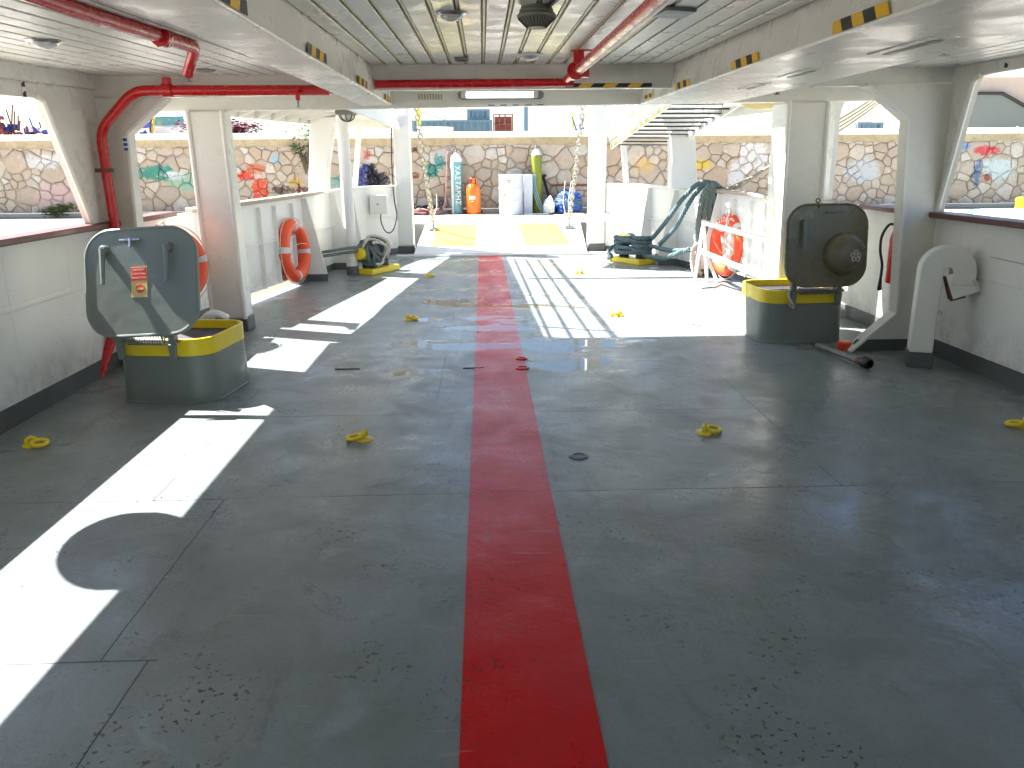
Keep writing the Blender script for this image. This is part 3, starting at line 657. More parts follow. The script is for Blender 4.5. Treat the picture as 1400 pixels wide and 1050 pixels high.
b = MB(); b.tube([(-1.97, 12.0, 0.0), (-1.97, 12.0, 0.13)], 0.092, 20); b.build('foot', 'kick', po)
for x0, x1, lab in ((-2.27, -2.12, 'thin slanting white post in the left forward window'), (2.35, 2.47, 'thin slanting white post below the stair on the right')):
    b = MB(); b.hexa([(x0 if x0 < 0 else x1, 14.3, 1.2), ((x0 if x0 < 0 else x1)+.09, 14.3, 1.2), ((x0 if x0 < 0 else x1)+.09, 14.36, 1.2), (x0 if x0 < 0 else x1, 14.36, 1.2),
                      (x1 if x0 < 0 else x0, 14.3, 2.32), ((x1 if x0 < 0 else x0)+.09, 14.3, 2.32), ((x1 if x0 < 0 else x0)+.09, 14.36, 2.32), (x1 if x0 < 0 else x0, 14.36, 2.32)])
    tag(b.build('slanted_post', 'white', None, (x0, 14.3, 1.2)), lab, 'post', 'thin slanting posts')

# ---- upper side decks forward of the beam
ul = thing('upper_side_deck', (-2.2, 10, 2.2), 'cream underside of the upper deck above the left bulwark', 'upper deck', 'upper side decks')
b = MB(); b.prism([(-3.1, 8.001), (-1.32, 8.001), (-1.50, 15.1), (-2.4, 15.1), (-2.75, 12.4), (-3.0, 10)], 'z', 2.30, 2.38); b.build('plate', 'cream', ul)
b = MB(); b.hexa([(-1.34, 8.002, 2.115), (-1.30, 8.002, 2.115), (-1.46, 14.85, 2.17), (-1.50, 14.85, 2.17), (-1.34, 8.002, 2.299), (-1.30, 8.002, 2.299), (-1.46, 14.85, 2.299), (-1.50, 14.85, 2.299)]); b.build('inner_fascia', 'white', ul)
b = MB(); b.hexa([(-2.98, 8.3, 2.10), (-2.92, 8.3, 2.10), (-2.52, 12.4, 2.16), (-2.58, 12.4, 2.16), (-2.98, 8.3, 2.30), (-2.92, 8.3, 2.30), (-2.52, 12.4, 2.30), (-2.58, 12.4, 2.30)])
b.hexa([(-2.58, 12.4, 2.16), (-2.52, 12.4, 2.16), (-1.62, 14.95, 2.2), (-1.68, 15.0, 2.2), (-2.58, 12.4, 2.30), (-2.52, 12.4, 2.30), (-1.62, 14.95, 2.30), (-1.68, 15.0, 2.30)]); b.build('outer_fascia', 'white', ul)
for i in range(8):
    y = 8.6+i*0.55; xo = -2.92+(y-8.3)*0.098
    b = MB(); b.prism([(xo, 2.10+(y-8.3)*.014), (xo+.10, 2.14+(y-8.3)*.014), (xo+.35, 2.24), (xo+.7, 2.299), (xo, 2.299)], 'y', y, y+.02); b.build('bracket', 'cream', ul)
ur = thing('upper_side_deck', (3.4, 10, 2.2), 'white underside of the upper deck above the right bulwark', 'upper deck', 'upper side decks')
b = MB(); b.prism([(2.6, 8.001), (3.9, 8.001), (3.75, 10), (3.5, 12.4), (3.15, 12.4), (3.1, 9.9), (2.6, 9.6)], 'z', 2.27, 2.36); b.build('plate', 'cream', ur)
b = MB(); b.hexa([(3.70, 8.3, 2.16), (3.76, 8.3, 2.16), (3.40, 12.4, 2.18), (3.34, 12.4, 2.18), (3.70, 8.3, 2.269), (3.76, 8.3, 2.269), (3.40, 12.4, 2.269), (3.34, 12.4, 2.269)]); b.build('outer_fascia', 'white', ur)

# upper deck handrail over the opening (throws the grid of shadow on the deck), unseen landing, bar and platform added for their shadows
ra = thing('upper_handrail', (-1.3, 11, 2.38), 'white pipe handrail on the inner edge of the upper left deck', 'handrail')
for z, r in ((2.47, .018), (2.72, .018), (2.97, .018), (3.24, .032)):
    b = MB(); b.tube([(-1.34, 8.05, z), (-1.44, 14.6, z)], r, 8); b.build('rail', 'white', ra)
for y in (8.15, 8.65, 9.95, 12.5, 13.8, 14.5):
    b = MB(); b.tube([(-1.34-(y-8.05)*.015, y, 2.38), (-1.34-(y-8.05)*.015, y, 3.24)], 0.030, 8); b.build('rail_post', 'white', ra)
ln = thing('unseen_landing', (2.1, 10, 2.55), 'white slatted landing of the upper deck at the head of the stair, unseen and added to shade the right bulwark', 'landing')  # out of view; slats added to put the right bulwark in broken shade
for k in range(7):
    b = MB(); b.box(1.52+k*.165, 1.63+k*.165, 8.5, 12.3, 2.55, 2.57); b.build('slat', 'white', ln)
for y in (8.5, 9.4, 10.3, 11.3, 12.2):
    b = MB(); b.box(1.52, 2.62, y, y+.06, 2.571, 2.63); b.build('cross_bar', 'white', ln)
hb = thing('shadow_gantry', (0.3, 12.0, 2.6), 'unseen white bar and platform added for their shadows above the ramp end of the deck', 'shadow caster')  # out of view; bar and platform shaped to cast the deck shadows
b = MB(); b.tube([(-1.40, 12.15, 2.62), (2.9, 11.95, 2.62)], 0.07, 10); b.build('cross_bar', 'white', hb)
b = MB(); b.prism([(-0.35, 13.25), (0.5, 12.85), (2.2, 12.8), (2.2, 14.25), (0.1, 14.25)], 'z', 2.72, 2.78); b.build('platform', 'white', hb)
b = MB(); b.tube(smooth([(-1.1, 14.5, 2.7), (-0.7, 14.4, 2.75), (-0.25, 14.0, 2.76), (0.0, 13.4, 2.76)], 6), 0.03, 8); b.build('curved_bar', 'white', hb)
fe = MB(); fe.lathe([(0.05, -.05), (0.33, -.05), (.35, -.03), (.35, .03), (.33, .05), (.05, .05)], (-3.13, 3.84, 1.98), (1, 0, 0), 32)
tag(fe.build('shadow_disc', 'black', None, (-3.13, 3.84, 1.65)), 'round flat disc added out of view in the nearest left window, known by its round shadow', 'shadow disc')  # unseen disc, added to cast the round bite in the sun patch

# ================================================================== RED PIPES
pl = thing('fire_main', (-2.6, 6.5, 0), 'red fire pipe running down the left portal frame and across the beam', 'pipe', 'red fire pipes')
b = MB(); b.tube(bend([(-3.04, 6.15, 0.0), (-2.98, 6.35, 0.28), (-2.90, 6.5, 0.5), (-2.92, 6.5, 1.86), (-2.63, 6.5, 2.145), (-1.16, 6.5, 2.140)], 0.10, 6), 0.037, 14); b.build('pipe', 'red', pl)
b = MB(); b.lathe([(.05, 0), (.05, .07)], (-2.41, 6.5, 2.145), (1, 0, 0), 16); b.lathe([(.03, 0), (.035, .05), (.02, .06)], (-2.375, 6.5, 2.18), (0, 0, 1), 12); b.build('coupling', 'red', pl)
for z in (1.55,):
    b = MB(); b.lathe([(.046, 0), (.046, .03)], (-2.905, 6.5, z), (0, 0, 1), 14); b.box(-3.0, -2.94, 6.485, 6.515, z, z+.03); b.build('clamp', 'rust', pl)
b = MB(); b.tube(bend([(-1.38, 6.5, 2.14), (-1.38, 6.40, 2.135), (-1.38, 6.40, 2.06)], .03, 4), 0.018, 8); br2 = b.build('branch', 'red', pl)
b = MB(); b.tube([(-1.38, 6.40, 2.065), (-1.38, 6.40, 2.02)], [.009, .006], 6); b.lathe([(.02, 0), (.02, .004)], (-1.38, 6.40, 2.012), (0, 0, 1), 10); b.build('sprinkler', 'steel', br2)
pa = thing('sprinkler_pipe', (-1.5, 3, 2.15), 'red sprinkler pipe running forward under the left boarded ceiling', 'pipe', 'red fire pipes')
b = MB(); b.tube(bend([(-1.47, -5, 2.03), (-1.47, 3.3, 2.15), (-1.45, 4.42, 2.178), (-1.52, 4.55, 2.13), (-1.57, 4.62, 2.07)], 0.06, 5), 0.029, 12); b.build('pipe', 'red', pa)
b = MB(); b.lathe([(.045, 0), (.045, .07)], (-1.455, 3.96, 2.165), (0, 1, 0.02), 14); b.lathe([(.05, 0), (.05, .012)], (-1.455, 3.985, 2.165), (0, 1, 0.02), 6); b.build('coupling', 'red', pa)
b = MB(); b.tube([(-1.57, 4.62, 2.08), (-1.57, 4.62, 2.03)], 0.008, 6); b.lathe([(.02, 0), (.02, .004)], (-1.57, 4.62, 2.028), (0, 0, 1), 10); b.build('sprinkler', 'steel', pa)
b = MB(); b.lathe([(.085, 0), (.07, -.012), (.03, -.014)], (-1.96, 6.1, zl(6.1)-.001), (0, 0, 1), 20); tag(b.build('ceiling_rose', 'steel', None, (-1.96, 6.1, 2.2)), 'dark round ceiling plate beside the bent end of the left sprinkler pipe', 'ceiling fitting')
pb = thing('cross_pipe', (0, 6.6, 2.2), 'straight red pipe fixed along the middle of the nearer beam', 'pipe', 'red fire pipes')
b = MB(); b.tube([(-0.82, 6.60, 2.19), (0.72, 6.60, 2.195)], 0.030, 12); b.build('pipe', 'red', pb)
pc = thing('overhead_pipe', (0.7, 4, 2.2), 'red pipe with a pale reflection added along its side running forward under the middle ceiling', 'pipe', 'red fire pipes')
b = MB(); b.tube([(0.66, -5, 2.13), (0.70, 3.4, 2.215), (0.66, 6.58, 2.215)], 0.030, 12); b.build('pipe', 'red', pc)
b = MB(); b.tube([(0.690, -5, 2.116), (0.728, 3.4, 2.201), (0.690, 6.42, 2.201)], 0.014, 8); b.build('reflection_strip', 'white', pc)  # white strip imitates the reflection along the side of the red pipe
b = MB(); b.lathe([(.062, 0), (.062, .018)], (0.665, 5.95, 2.215), (0, 1, 0), 18); b.box(0.70, .755, 5.93, 5.98, 2.17, 2.245); b.build('flange', 'red', pc)
b = MB(); b.box(.62, .69, 5.7, 5.73, 2.24, zc(5.7)-.0085); b.box(.60, .80, 5.69, 5.735, zc(5.7)-.008, zc(5.7)-.001); b.build('hanger', 'red', pc)

# ================================================================== CEILING FITTINGS
def downlight(x, y, z, rad, label, rim='chrome'):
    root = thing('ceiling_lamp', (x, y, z), label, 'ceiling lamp', 'round lamps on the ceiling')
    b = MB(); b.lathe([(rad, 0), (rad*1.02, -.006), (rad*.8, -.016), (rad*.72, -.012)], (x, y, z), seg=28, caps=False); b.build('rim', rim, root)
    b = MB(); b.lathe([(rad*.76, -.010), (rad*.6, -.028), (rad*.3, -.038), (0.001, -.040)], (x, y, z), seg=24); b.build('lens', 'lens', root)
    return root
downlight(-0.14, 4.17, zc(4.17)-.001, .075, 'round silver ceiling lamp nearest on the middle ceiling, left of the siren')
downlight(0.34, 5.95, zc(5.95)-.001, .10, 'flat white round ceiling lamp close to the nearer beam', 'white')
downlight(-2.16, 4.33, zl(4.33)-.001, .085, 'oval silver lamp on the left boarded ceiling')
b = MB(); b.box(-.19, -.09, 6.1, 6.2, zc(6.1)-.02, zc(6.1)-.001); b.box(-.175, -.105, 6.115, 6.185, zc(6.1)-.028, zc(6.1)-.02); tag(b.build('square_fitting', 'steel', None, (-.14, 6.15, 2.3), bevel=.004), 'small square metal box on the ceiling near the beam', 'ceiling fitting')
b = MB(); b.prism([(0.86, 4.0), (1.02, 4.05), (1.0, 4.25), (0.84, 4.2)], 'z', zc(4.1)-.02, zc(4.1)-.001); tag(b.build('wedge_fitting', 'hatch', None, (.93, 4.1, 2.28), bevel=.004), 'dark slanted fitting on the ceiling right of the overhead pipe', 'ceiling fitting')
si = thing('ceiling_siren', (.25, 3.95, 2.25), 'dark round siren with a slotted bottom hanging from the middle ceiling', 'siren')
c0 = Vector((.26, 4.0, zc(4.0)))
b = MB(); b.lathe([(.07, .012), (.072, -.012), (.078, -.016), (.080, -.028), (.092, -.040), (.090, -.048)], c0, seg=32); b.build('housing', 'drab', si)
b = MB(); b.lathe([(.089, -.0485), (.066, -.072), (.044, -.092), (.001, -.094)], c0, seg=32); b.build('lower_cone', 'drab', si)
b = MB()
for k in range(28):
    a = 2*math.pi*k/28; b.tube([c0+Vector((math.cos(a)*.086, math.sin(a)*.086, -.053)), c0+Vector((math.cos(a)*.044, math.sin(a)*.044, -.0935))], .0022, 4)
b.build('grille', 'black', si)
b = MB(); b.tube([(.31, 3.95, 2.284), (.38, 3.4, 2.275), (.46, 2.6, 2.262)], .012, 6); b.build('cable', 'black', si)
# lit tube lamp
tl = thing('tube_lamp', (.18, 7.88, 2.2), 'lit white tube lamp on the farther beam', 'tube lamp')
b = MB(); b.prism([(.18+px, 2.203+pz) for px, pz in rrect(.80, .075, .036, 5)], 'y', 7.862, 7.899); b.build('housing', 'steel', tl, bevel=.003)
b = MB(); b.tube([(-.14, 7.855, 2.205), (.50, 7.855, 2.205)], .026, 12); b.build('glowing_tube', 'tube', tl)
for x in (-.155, .515):
    b = MB(); b.tube([(x-.035, 7.858, 2.205), (x+.01, 7.858, 2.205)], .031, 12); b.build('end_cap', 'silver', tl)
vg = thing('vent_grille', (-.47, 7.88, 2.2), 'small white slotted grille left of the lit tube lamp', 'grille')
b = MB(); b.box(-.60, -.345, 7.885, 7.899, 2.160, 2.225); b.build('frame', 'cream', vg, bevel=.004)
b = MB()
for k in range(9): b.box(-.585+k*.026, -.575+k*.026, 7.880, 7.8845, 2.168, 2.217)
b.build('slats', 'groove', vg)
b = MB(); b.torus((-.23, 7.885, 2.195), .032, .006, (0, 1, 0), 16, 6); b.lathe([(.03, 0), (.028, .012)], (-.23, 7.9, 2.195), (0, -1, 0), 16); tag(b.build('junction_box', 'cream', None, (-.23, 7.89, 2.195)), 'small round junction box between grille and tube lamp', 'junction box')
# caged lamp, dome, sprinkler heads on the right beams
cg = thing('caged_lamp', (-1.72, 10.6, 2.2), 'small caged bulkhead lamp under the upper left deck', 'lamp')
b = MB(); b.box(-1.83, -1.60, 10.55, 10.8, 2.19, 2.299); b.build('base', 'drab', cg, bevel=.01)
b = MB(); b.lathe([(.09, 0), (.085, -.03), (.05, -.06), (.001, -.07)], (-1.70, 10.66, 2.19), seg=18); b.build('glass', 'lens', cg)
b = MB()
for k in range(4):
    a = math.pi*k/4; ca, sa = math.cos(a), math.sin(a)
    b.tube([(-1.70+ca*.1*math.cos(t), 10.66+sa*.1*math.cos(t), 2.19-.08*math.sin(t)) for t in [math.pi*j/8 for j in range(9)]], .006, 5)
b.build('cage', 'black', cg)
b = MB(); b.lathe([(.24, .07), (.24, 0), (.20, -.03), (.12, -.055), (.001, -.065)], (3.14, 9.3, 2.20), seg=28); tag(b.build('dome_light', 'sticker_cream', None, (3.14, 9.3, 2.23)), 'yellowish dome light under the upper right deck', 'lamp')
for i, (x, y, z, lab) in enumerate(((2.33, 6.60, 2.10, 'small dark sprinkler head on the right girder edge near the broad column'), (2.85, 5.2, 2.22, 'small dark sprinkler head under the right boarded ceiling'))):
    b = MB(); b.tube([(x, y, z+.06), (x, y, z)], .008, 6); b.lathe([(.022, 0), (.022, .004)], (x, y, z-.004), seg=10); b.tube([(x-.02, y, z), (x-.012, y, z+.03)], .003, 4); b.tube([(x+.02, y, z), (x+.012, y, z+.03)], .003, 4)
    tag(b.build('spray_nozzle', 'rust', None, (x, y, z)), lab, 'sprinkler', 'sprinkler heads')

# ================================================================== HATCHES
def hatch(kind, label, cx, cy, w_, dp, zt, lidc, lid_tilt, yaw):
    root = thing('deck_hatch', (cx, cy, 0), label, 'hatch', 'open deck hatches')
    T = Matrix.Translation((cx, cy, 0)) @ Matrix.Rotation(yaw, 4, 'Z')
    out = rrect(w_, dp, .16, 6); inn = rrect(w_-.03, dp-.03, .15, 6)
    def ring(name, mat, z0, z1, o, i_, fl=1.0):
        b = MB(); A = [b.bm.verts.new(T @ Vector((x*fl, y*fl, z0))) for x, y in o]; B = [b.bm.verts.new(T @ Vector((x, y, z1))) for x, y in o]
        C = [b.bm.verts.new(T @ Vector((x, y, z1))) for x, y in i_]; D = [b.bm.verts.new(T @ Vector((x, y, z0))) for x, y in i_]
        n = len(o)
        for k in range(n):
            j = (k+1) % n
            b._f([A[k], A[j], B[j], B[k]]); b._f([B[k], B[j], C[j], C[k]]); b._f([C[k], C[j], D[j], D[k]]); b._f([D[k], D[j], A[j], A[k]])
        return b.build(name, mat, root, bevel=.004)
    ring('coaming', 'hatch', 0, zt-.12, out, inn, 1.035); ring('yellow_rim', 'yellow', zt-.12, zt, rrect(w_+.012, dp+.012, .166, 6), inn)
    b = MB(); b.prism(rrect(w_-.04, dp-.04, .14, 6), 'z', zt-.075, zt-.065, T); b.build('shade_plate', 'hatch_shade', root)  # near-black plate stands in for the shade inside the hatch
    # weld bead at base
    b = MB(); b.tube([T @ Vector((x*1.04, y*1.04, .006)) for x, y in out], .008, 6, closed=True); b.build('weld_bead', 'hatch', root)
    lw, lh = lidc[2], lidc[3]
    LT = Matrix.Translation((lidc[0], lidc[1], lidc[4])) @ Matrix.Rotation(yaw, 4, 'Z') @ Matrix.Rotation(lid_tilt, 4, 'X') @ Matrix.Rotation(R(90), 4, 'X') @ Matrix.Rotation(R(3.5) if kind == 'A' else 0, 4, 'Z')
    # lid local: x right, y up, z toward the viewer (-Y)
    lm = 'hatch' if kind == 'A' else 'hatch_olive'
    b = MB(); b.prism(rrect(lw, lh, .19, 8), 'z', -.03, .012, LT); lid = b.build('lid', lm, root, bevel=.012, seg=3)
    b = MB(); b.tube([LT @ Vector((x, y, .006)) for x, y in rrect(lw-.02, lh-.02, .18, 8)], .012, 8, closed=True); b.build('lid_rim', lm, lid)
    return root, lid, LT, T
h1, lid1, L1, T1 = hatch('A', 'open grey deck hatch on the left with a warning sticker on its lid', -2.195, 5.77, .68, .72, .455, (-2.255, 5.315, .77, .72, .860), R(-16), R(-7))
def bar(LT, x, y0, y1, r=.017, off=.05):
    b = MB(); b.tube([LT @ Vector((x, y1, .01)), LT @ Vector((x, y1, off)), LT @ Vector((x+.004, y0, off+.012))], [r*1.1, r*1.2, r*.75], 10); return b
for x in (-.235, .20):
    b = bar(L1, x, -.01, .22); b.lathe([(.032, 0), (.03, .03), (.018, .045)], L1 @ Vector((x, .22, .012)), L1.to_3x3() @ Vector((0, 0, 1)), 14); b.build('dog_handle', 'hatch', lid1)
b = MB(); b.tube([L1 @ Vector((-.12, .275, .035)), L1 @ Vector((.02, .275, .035))], .009, 8); b.tube([L1 @ Vector((-.05, .275, .01)), L1 @ Vector((-.05, .275, .045))], .012, 8); b.tube([L1 @ Vector((-.045, .28, .04)), L1 @ Vector((-.045, .225, .045))], .01, 8); b.build('latch', 'chrome', lid1)
b = MB(); b.mi = 0; b.box(-.055, .055, -.10, .10, .0125, .0140, L1 @ Matrix.Translation((-.01, .0, 0)) @ Matrix.Rotation(R(-1), 4, 'Z'))
S = L1 @ Matrix.Translation((-.01, 0, 0))
b.mi = 1; b.box(-.052, .052, .006, .095, .0141, .0150, S); b.lathe([(.030, 0), (.030, .001)], S @ Vector((.006, -.045, .0143)), S.to_3x3() @ Vector((0, 0, 1)), 24)
b.mi = 0; b.box(-.018, .030, -.0515, -.0385, .0156, .0162, S)
b.mi = 2; b.text('KEEP CLEAR', .015, S @ Matrix.Translation((0, .079, .0153)), .0003); b.text('WATERTIGHT HATCH', .0105, S @ Matrix.Translation((0, .052, .0153)), .0003); b.text('KEEP SHUT AT SEA', .0115, S @ Matrix.Translation((0, .026, .0153)), .0003)
b.build('warning_sticker', ['sticker_cream', 'sticker_red', 'sign_white'], lid1, norm=False)
def hinge(root, T, x0, x1, z, y):
    hg = MB()
    for x in (x0, x1): hg.box(x-.022, x+.022, y-.025, y+.03, z-.02, z+.11, T); hg.prism([(x-.02, z-.13), (x-.028, z-.02), (x+.028, z-.02), (x+.02, z-.13)], 'y', y-.03, y-.005, T)
    hg.tube([T @ Vector((x0-.05, y-.01, z)), T @ Vector((x1+.05, y-.01, z))], .011, 8); h = hg.build('hinge', 'hatch', root, bevel=.003)
    sp = MB(); n = 15; c = []
    for i in range(n*10+1):
        t = i/10; c.append(T @ Vector((x0+.05+(x1-x0-.1)*i/(n*10), y-.01+.026*math.cos(2*math.pi*t), z+.026*math.sin(2*math.pi*t))))
    sp.tube(c, .0052, 6); sp.build('spring', 'steel', h)
    b = MB(); b.tube([T @ Vector((x1-.05, y-.04, z-.02)), T @ Vector((x1-.065, y-.035, z+.12))], .007, 6); b.build('spring_arm', 'hatch', h)
hinge(h1, T1, -.25, .12, .45, -.385)
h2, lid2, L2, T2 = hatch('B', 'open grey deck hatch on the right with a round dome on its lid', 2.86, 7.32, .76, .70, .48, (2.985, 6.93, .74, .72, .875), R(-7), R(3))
b = MB(); b.lathe([(.185, 0), (.183, .035), (.165, .075), (.12, .108), (.06, .122), (.001, .125)], L2 @ Vector((.155, -.075, .012)), L2.to_3x3() @ Vector((0, 0, 1)), 36); dome = b.build('dome', 'hatch_olive', lid2, angle=60)
b = MB(); nrm = (L2.to_3x3() @ Vector((0, 0, 1)))
for dx, dy in ((0, .026), (-.029, .002), (.029, .002), (-.017, -.032), (.018, -.032)):
    ex_, ey_ = .045+dx, -.015+dy; rho = math.hypot(ex_, ey_); hh_ = .125-.45*rho*rho-6*rho**4
    b.torus(L2 @ Vector((.155+ex_, -.075+ey_, .012+hh_+.004)), .0165, .0045, L2.to_3x3() @ Vector((ex_*1.4, ey_*1.4, 1)), 16, 5)
b.build('ring_emblem', 'silver', dome)
for x in (-.22,):
    b = bar(L2, x, -.02, .21); b.build('dog_handle', 'hatch', lid2)
b = MB(); b.tube([L2 @ Vector((-.02, .285, .03)), L2 @ Vector((.14, .29, .03))], .009, 8); b.build('latch', 'steel', lid2)
b = MB(); b.torus(L2 @ Vector((-.09, .385, 0)), .018, .005, L2.to_3x3() @ Vector((0, 0, 1)), 14, 6); b.tube([L2 @ Vector((-.09, .37, 0)), L2 @ Vector((-.09, .32, .02))], .006, 6); b.build('lifting_eye', 'black', lid2)
for y in (.14, .06):
    b = MB(); b.box(-.1, .1, y-.002, y+.002, .012, .0155, L2); b.build('pressed_rib', 'hatch', lid2)
hinge(h2, T2, -.15, .26, .475, -.375)
b = MB(); b.tube([T2 @ Vector(p) for p in smooth([(-.17, -.37, .50), (-.20, -.40, .44), (-.16, -.40, .37), (-.14, -.39, .33), (-.18, -.38, .36)], 4)], .012, 6); b.build('rag_tie', 'rope_white', h2)

# ================================================================== DECK RINGS
def ring_proto():
    root = thing('lashing_ring', (0, 0, 0), 'x', 'lashing ring', 'yellow lashing rings set in rows on the deck')
    b = MB(); b.torus((.028, 0, .022), .042, .0125, (0.12, -.1, 1), 26, 10); b.build('ring', 'yellow', root)
    b = MB(); b.lathe([(.052, 0), (.046, .012), (.03, .016)], (-.03, .0, 0), seg=18)
    b.tube([(-.045, -.022, .008), (-.045, -.018, .042), (-.03, 0, .052), (-.02, .018, .042), (-.02, .022, .008)], .013, 8); b.build('eye_plate', 'yellow', root); return root
rp = ring_proto(); first = True
for x, y, rz, lab in ((-.77, 4.55, 200, 'yellow lashing ring in front, left of the red stripe'), (1.35, 4.56, 10, 'yellow lashing ring in front, right of the red stripe'),
                      (-2.68, 4.56, -15, 'yellow lashing ring by the left wall, in front of the hatch'), (3.28, 4.56, 175, 'yellow lashing ring at the right picture edge'),
                      (-.79, 8.36, 20, 'yellow lashing ring on the second row left of the stripe, beside the sunlit patch'), (1.41, 8.39, 180, 'yellow lashing ring on the sunlit deck inside the railing shadow'),
                      (-.81, 11.68, 30, 'small far yellow lashing ring left of the stripe near the ramp'), (1.41, 11.78, 200, 'small far yellow lashing ring right of the stripe near the ramp'), (2.95, 8.36, 90, None)):
    if lab is None: continue
    if first: rp.location = (x, y, 0); rp.rotation_euler = (0, 0, R(rz)); rp['label'] = lab; first = False
    else: clone(rp, (x, y, 0), lab, R(rz))
def flush(x, y, rad, lab, mat):
    b = MB(); b.lathe([(rad, 0), (rad, .006), (rad*.82, .010), (rad*.62, .010), (rad*.55, .004), (.001, .004)], (x, y, .004 if mat == 'stripe' else 0), seg=28)
    tag(b.build('deck_socket', mat, None, (x, y, 0)), lab, 'deck socket', 'flush round deck sockets')
flush(.51, 4.2, .056, 'round grey deck socket right of the stripe in front', 'hatch'); flush(.30, 6.52, .05, 'red round deck socket on the stripe, farther of two', 'stripe'); flush(.29, 6.20, .055, 'red round deck socket on the stripe, nearer of two', 'stripe')
flush(2.11, 7.82, .05, 'pale round deck socket at the shadow edge near the right hatch', 'drab')
for x0, x1, y, lab in ((-.19, -.02, 6.23, 'short dark slot beside the red stripe'), (-1.12-.1, -1.12+.1, 6.27, 'short dark slot in the deck left of the stripe')):
    b = MB(); b.box(x0, x1, y, y+.018, .001, .007); tag(b.build('deck_slot', 'black', None, (x0, y, 0)), lab, 'deck slot', 'short dark slots in the deck')

# ================================================================== LIFEBUOYS
def buoy(c, axis, Rm, r, label, txt, rot=0.0, sx=1.0):
    root = thing('lifebuoy', c, label, 'lifebuoy', 'orange lifebuoys on the bulwarks')
    ax = Vector(axis).normalized(); q = Vector((0, 0, 1)).rotation_difference(ax)
    # local frame: X' horizontal, Y' up
    def bandf(a):
        for k in range(4):
            if abs(((a - rot - math.pi/4 - k*math.pi/2 + math.pi) % (2*math.pi)) - math.pi) < 0.13: return 1
        return 0
    b = MB(); b.torus(c, Rm, r, axis, 64, 14, matfn=bandf)
    for v in b.bm.verts: pass
    b.build('ring', ['orange', 'silver'], root)
    b = MB(); pts = []
    for k in range(65):
        a = 2*math.pi*k/64; sag = .025*abs(math.sin(2*(a-rot-math.pi/4))); rr_ = Rm + r + .006 + sag
        pts.append(Vector(c) + q @ Vector((rr_*math.cos(a), rr_*math.sin(a), .01)))
    b.tube(pts[:-1], .006, 5, closed=True)
    b.tube([Vector(c) + q @ Vector(p) for p in smooth([(-.02, Rm-r, r), (-.10, -Rm*.2, r*1.1), (0, -Rm-.03, r*1.05), (.05, -Rm*.3, r)], 6)], .005, 5); b.build('grab_line', 'rope_white', root)
    # lettering around the upper arc; text up is radial
    up = Vector((0, 0, 1)); side = up.cross(ax).normalized()   # reading direction seen from the front
    fr_ = Matrix((side, up, ax)).transposed().to_4x4(); fr_.translation = Vector(c)
    b = MB(); n = len(txt)
    for base in (90, 270):
        for i, ch in enumerate(txt):
            a = R(base + (n-1)/2*11 - i*11) if base == 90 else R(base - (n-1)/2*11 + i*11)
            rot_ = a-math.pi/2 if base == 90 else a+math.pi/2
            b.text(ch, r*1.15, fr_ @ Matrix.Translation((Rm*math.cos(a), Rm*math.sin(a), r*.985)) @ Matrix.Rotation(rot_, 4, 'Z'), .002)
    b.build('lettering', 'sign_white', root, norm=False)
    return root
buoy((-2.52, 10.75, .49), (1.0, -.18, .05), .335, .085, 'orange lifebuoy hanging on the far left bulwark past the broad column', 'ISTAK', .5)
buoy((-2.80, 7.30, .72), (.80, -.60, .08), .27, .075, 'orange lifebuoy half hidden behind the left hatch lid', 'ISTAK', .3)
br3 = buoy((3.36, 11.0, .47), (-1.0, -.2, .06), .345, .085, 'orange lifebuoy on the far right bulwark behind the white railing', 'ISTAK', .2)
b = MB(); b.tube(smooth([(3.28, 10.85, .80), (3.27, 10.8, .45), (3.26, 10.7, .25), (3.25, 10.85, .40), (3.25, 10.95, .62), (3.25, 10.7, .35), (3.26, 10.8, .66)], 6), .008, 5); b.build('coiled_line', 'rope_white', br3)
b = MB(); b.torus((3.27, 10.8, .92), .045, .011, (1, 0, 0), 16, 6, sy=1.3); b.tube([(3.27, 10.8, .87), (3.26, 10.8, .6)], .012, 6); b.build('hook', 'rope_white', br3)
b = MB(); b.tube([(-2.80, 7.3, 1.04), (-2.84, 7.28, 1.12), (-2.92, 7.26, 1.06)], .01, 6); tag(b.build('buoy_hook', 'silver', None, (-2.86, 6.98, 1.0)), 'small metal hook above the half hidden left lifebuoy', 'hook')
b = MB(); b.tube(smooth([(-2.62, 7.3, .20), (-2.52, 7.2, .28), (-2.44, 7.2, .31), (-2.37, 7.3, .25)], 5), .032, 10); tag(b.build('white_pipe_end', 'white', None, (-2.5, 7.2, .2)), 'white bent pipe end showing behind the left hatch lid', 'pipe end')

# signs on the right bulwark
sg = thing('green_sign', (3.55, 9.7, .93), 'small green and white sign on the right bulwark by the lifebuoy', 'sign')
b = MB(); b.box(3.500, 3.506, 9.62, 9.80, .84, .98); b.build('plate', 'sign_white', sg)
b = MB(); b.box(3.496, 3.4995, 9.64, 9.71, .85, .97); b.box(3.496, 3.4995, 9.735, 9.785, .92, .97); b.box(3.496, 3.4995, 9.735, 9.785, .85, .89); b.build('symbol', 'sign_green', sg)

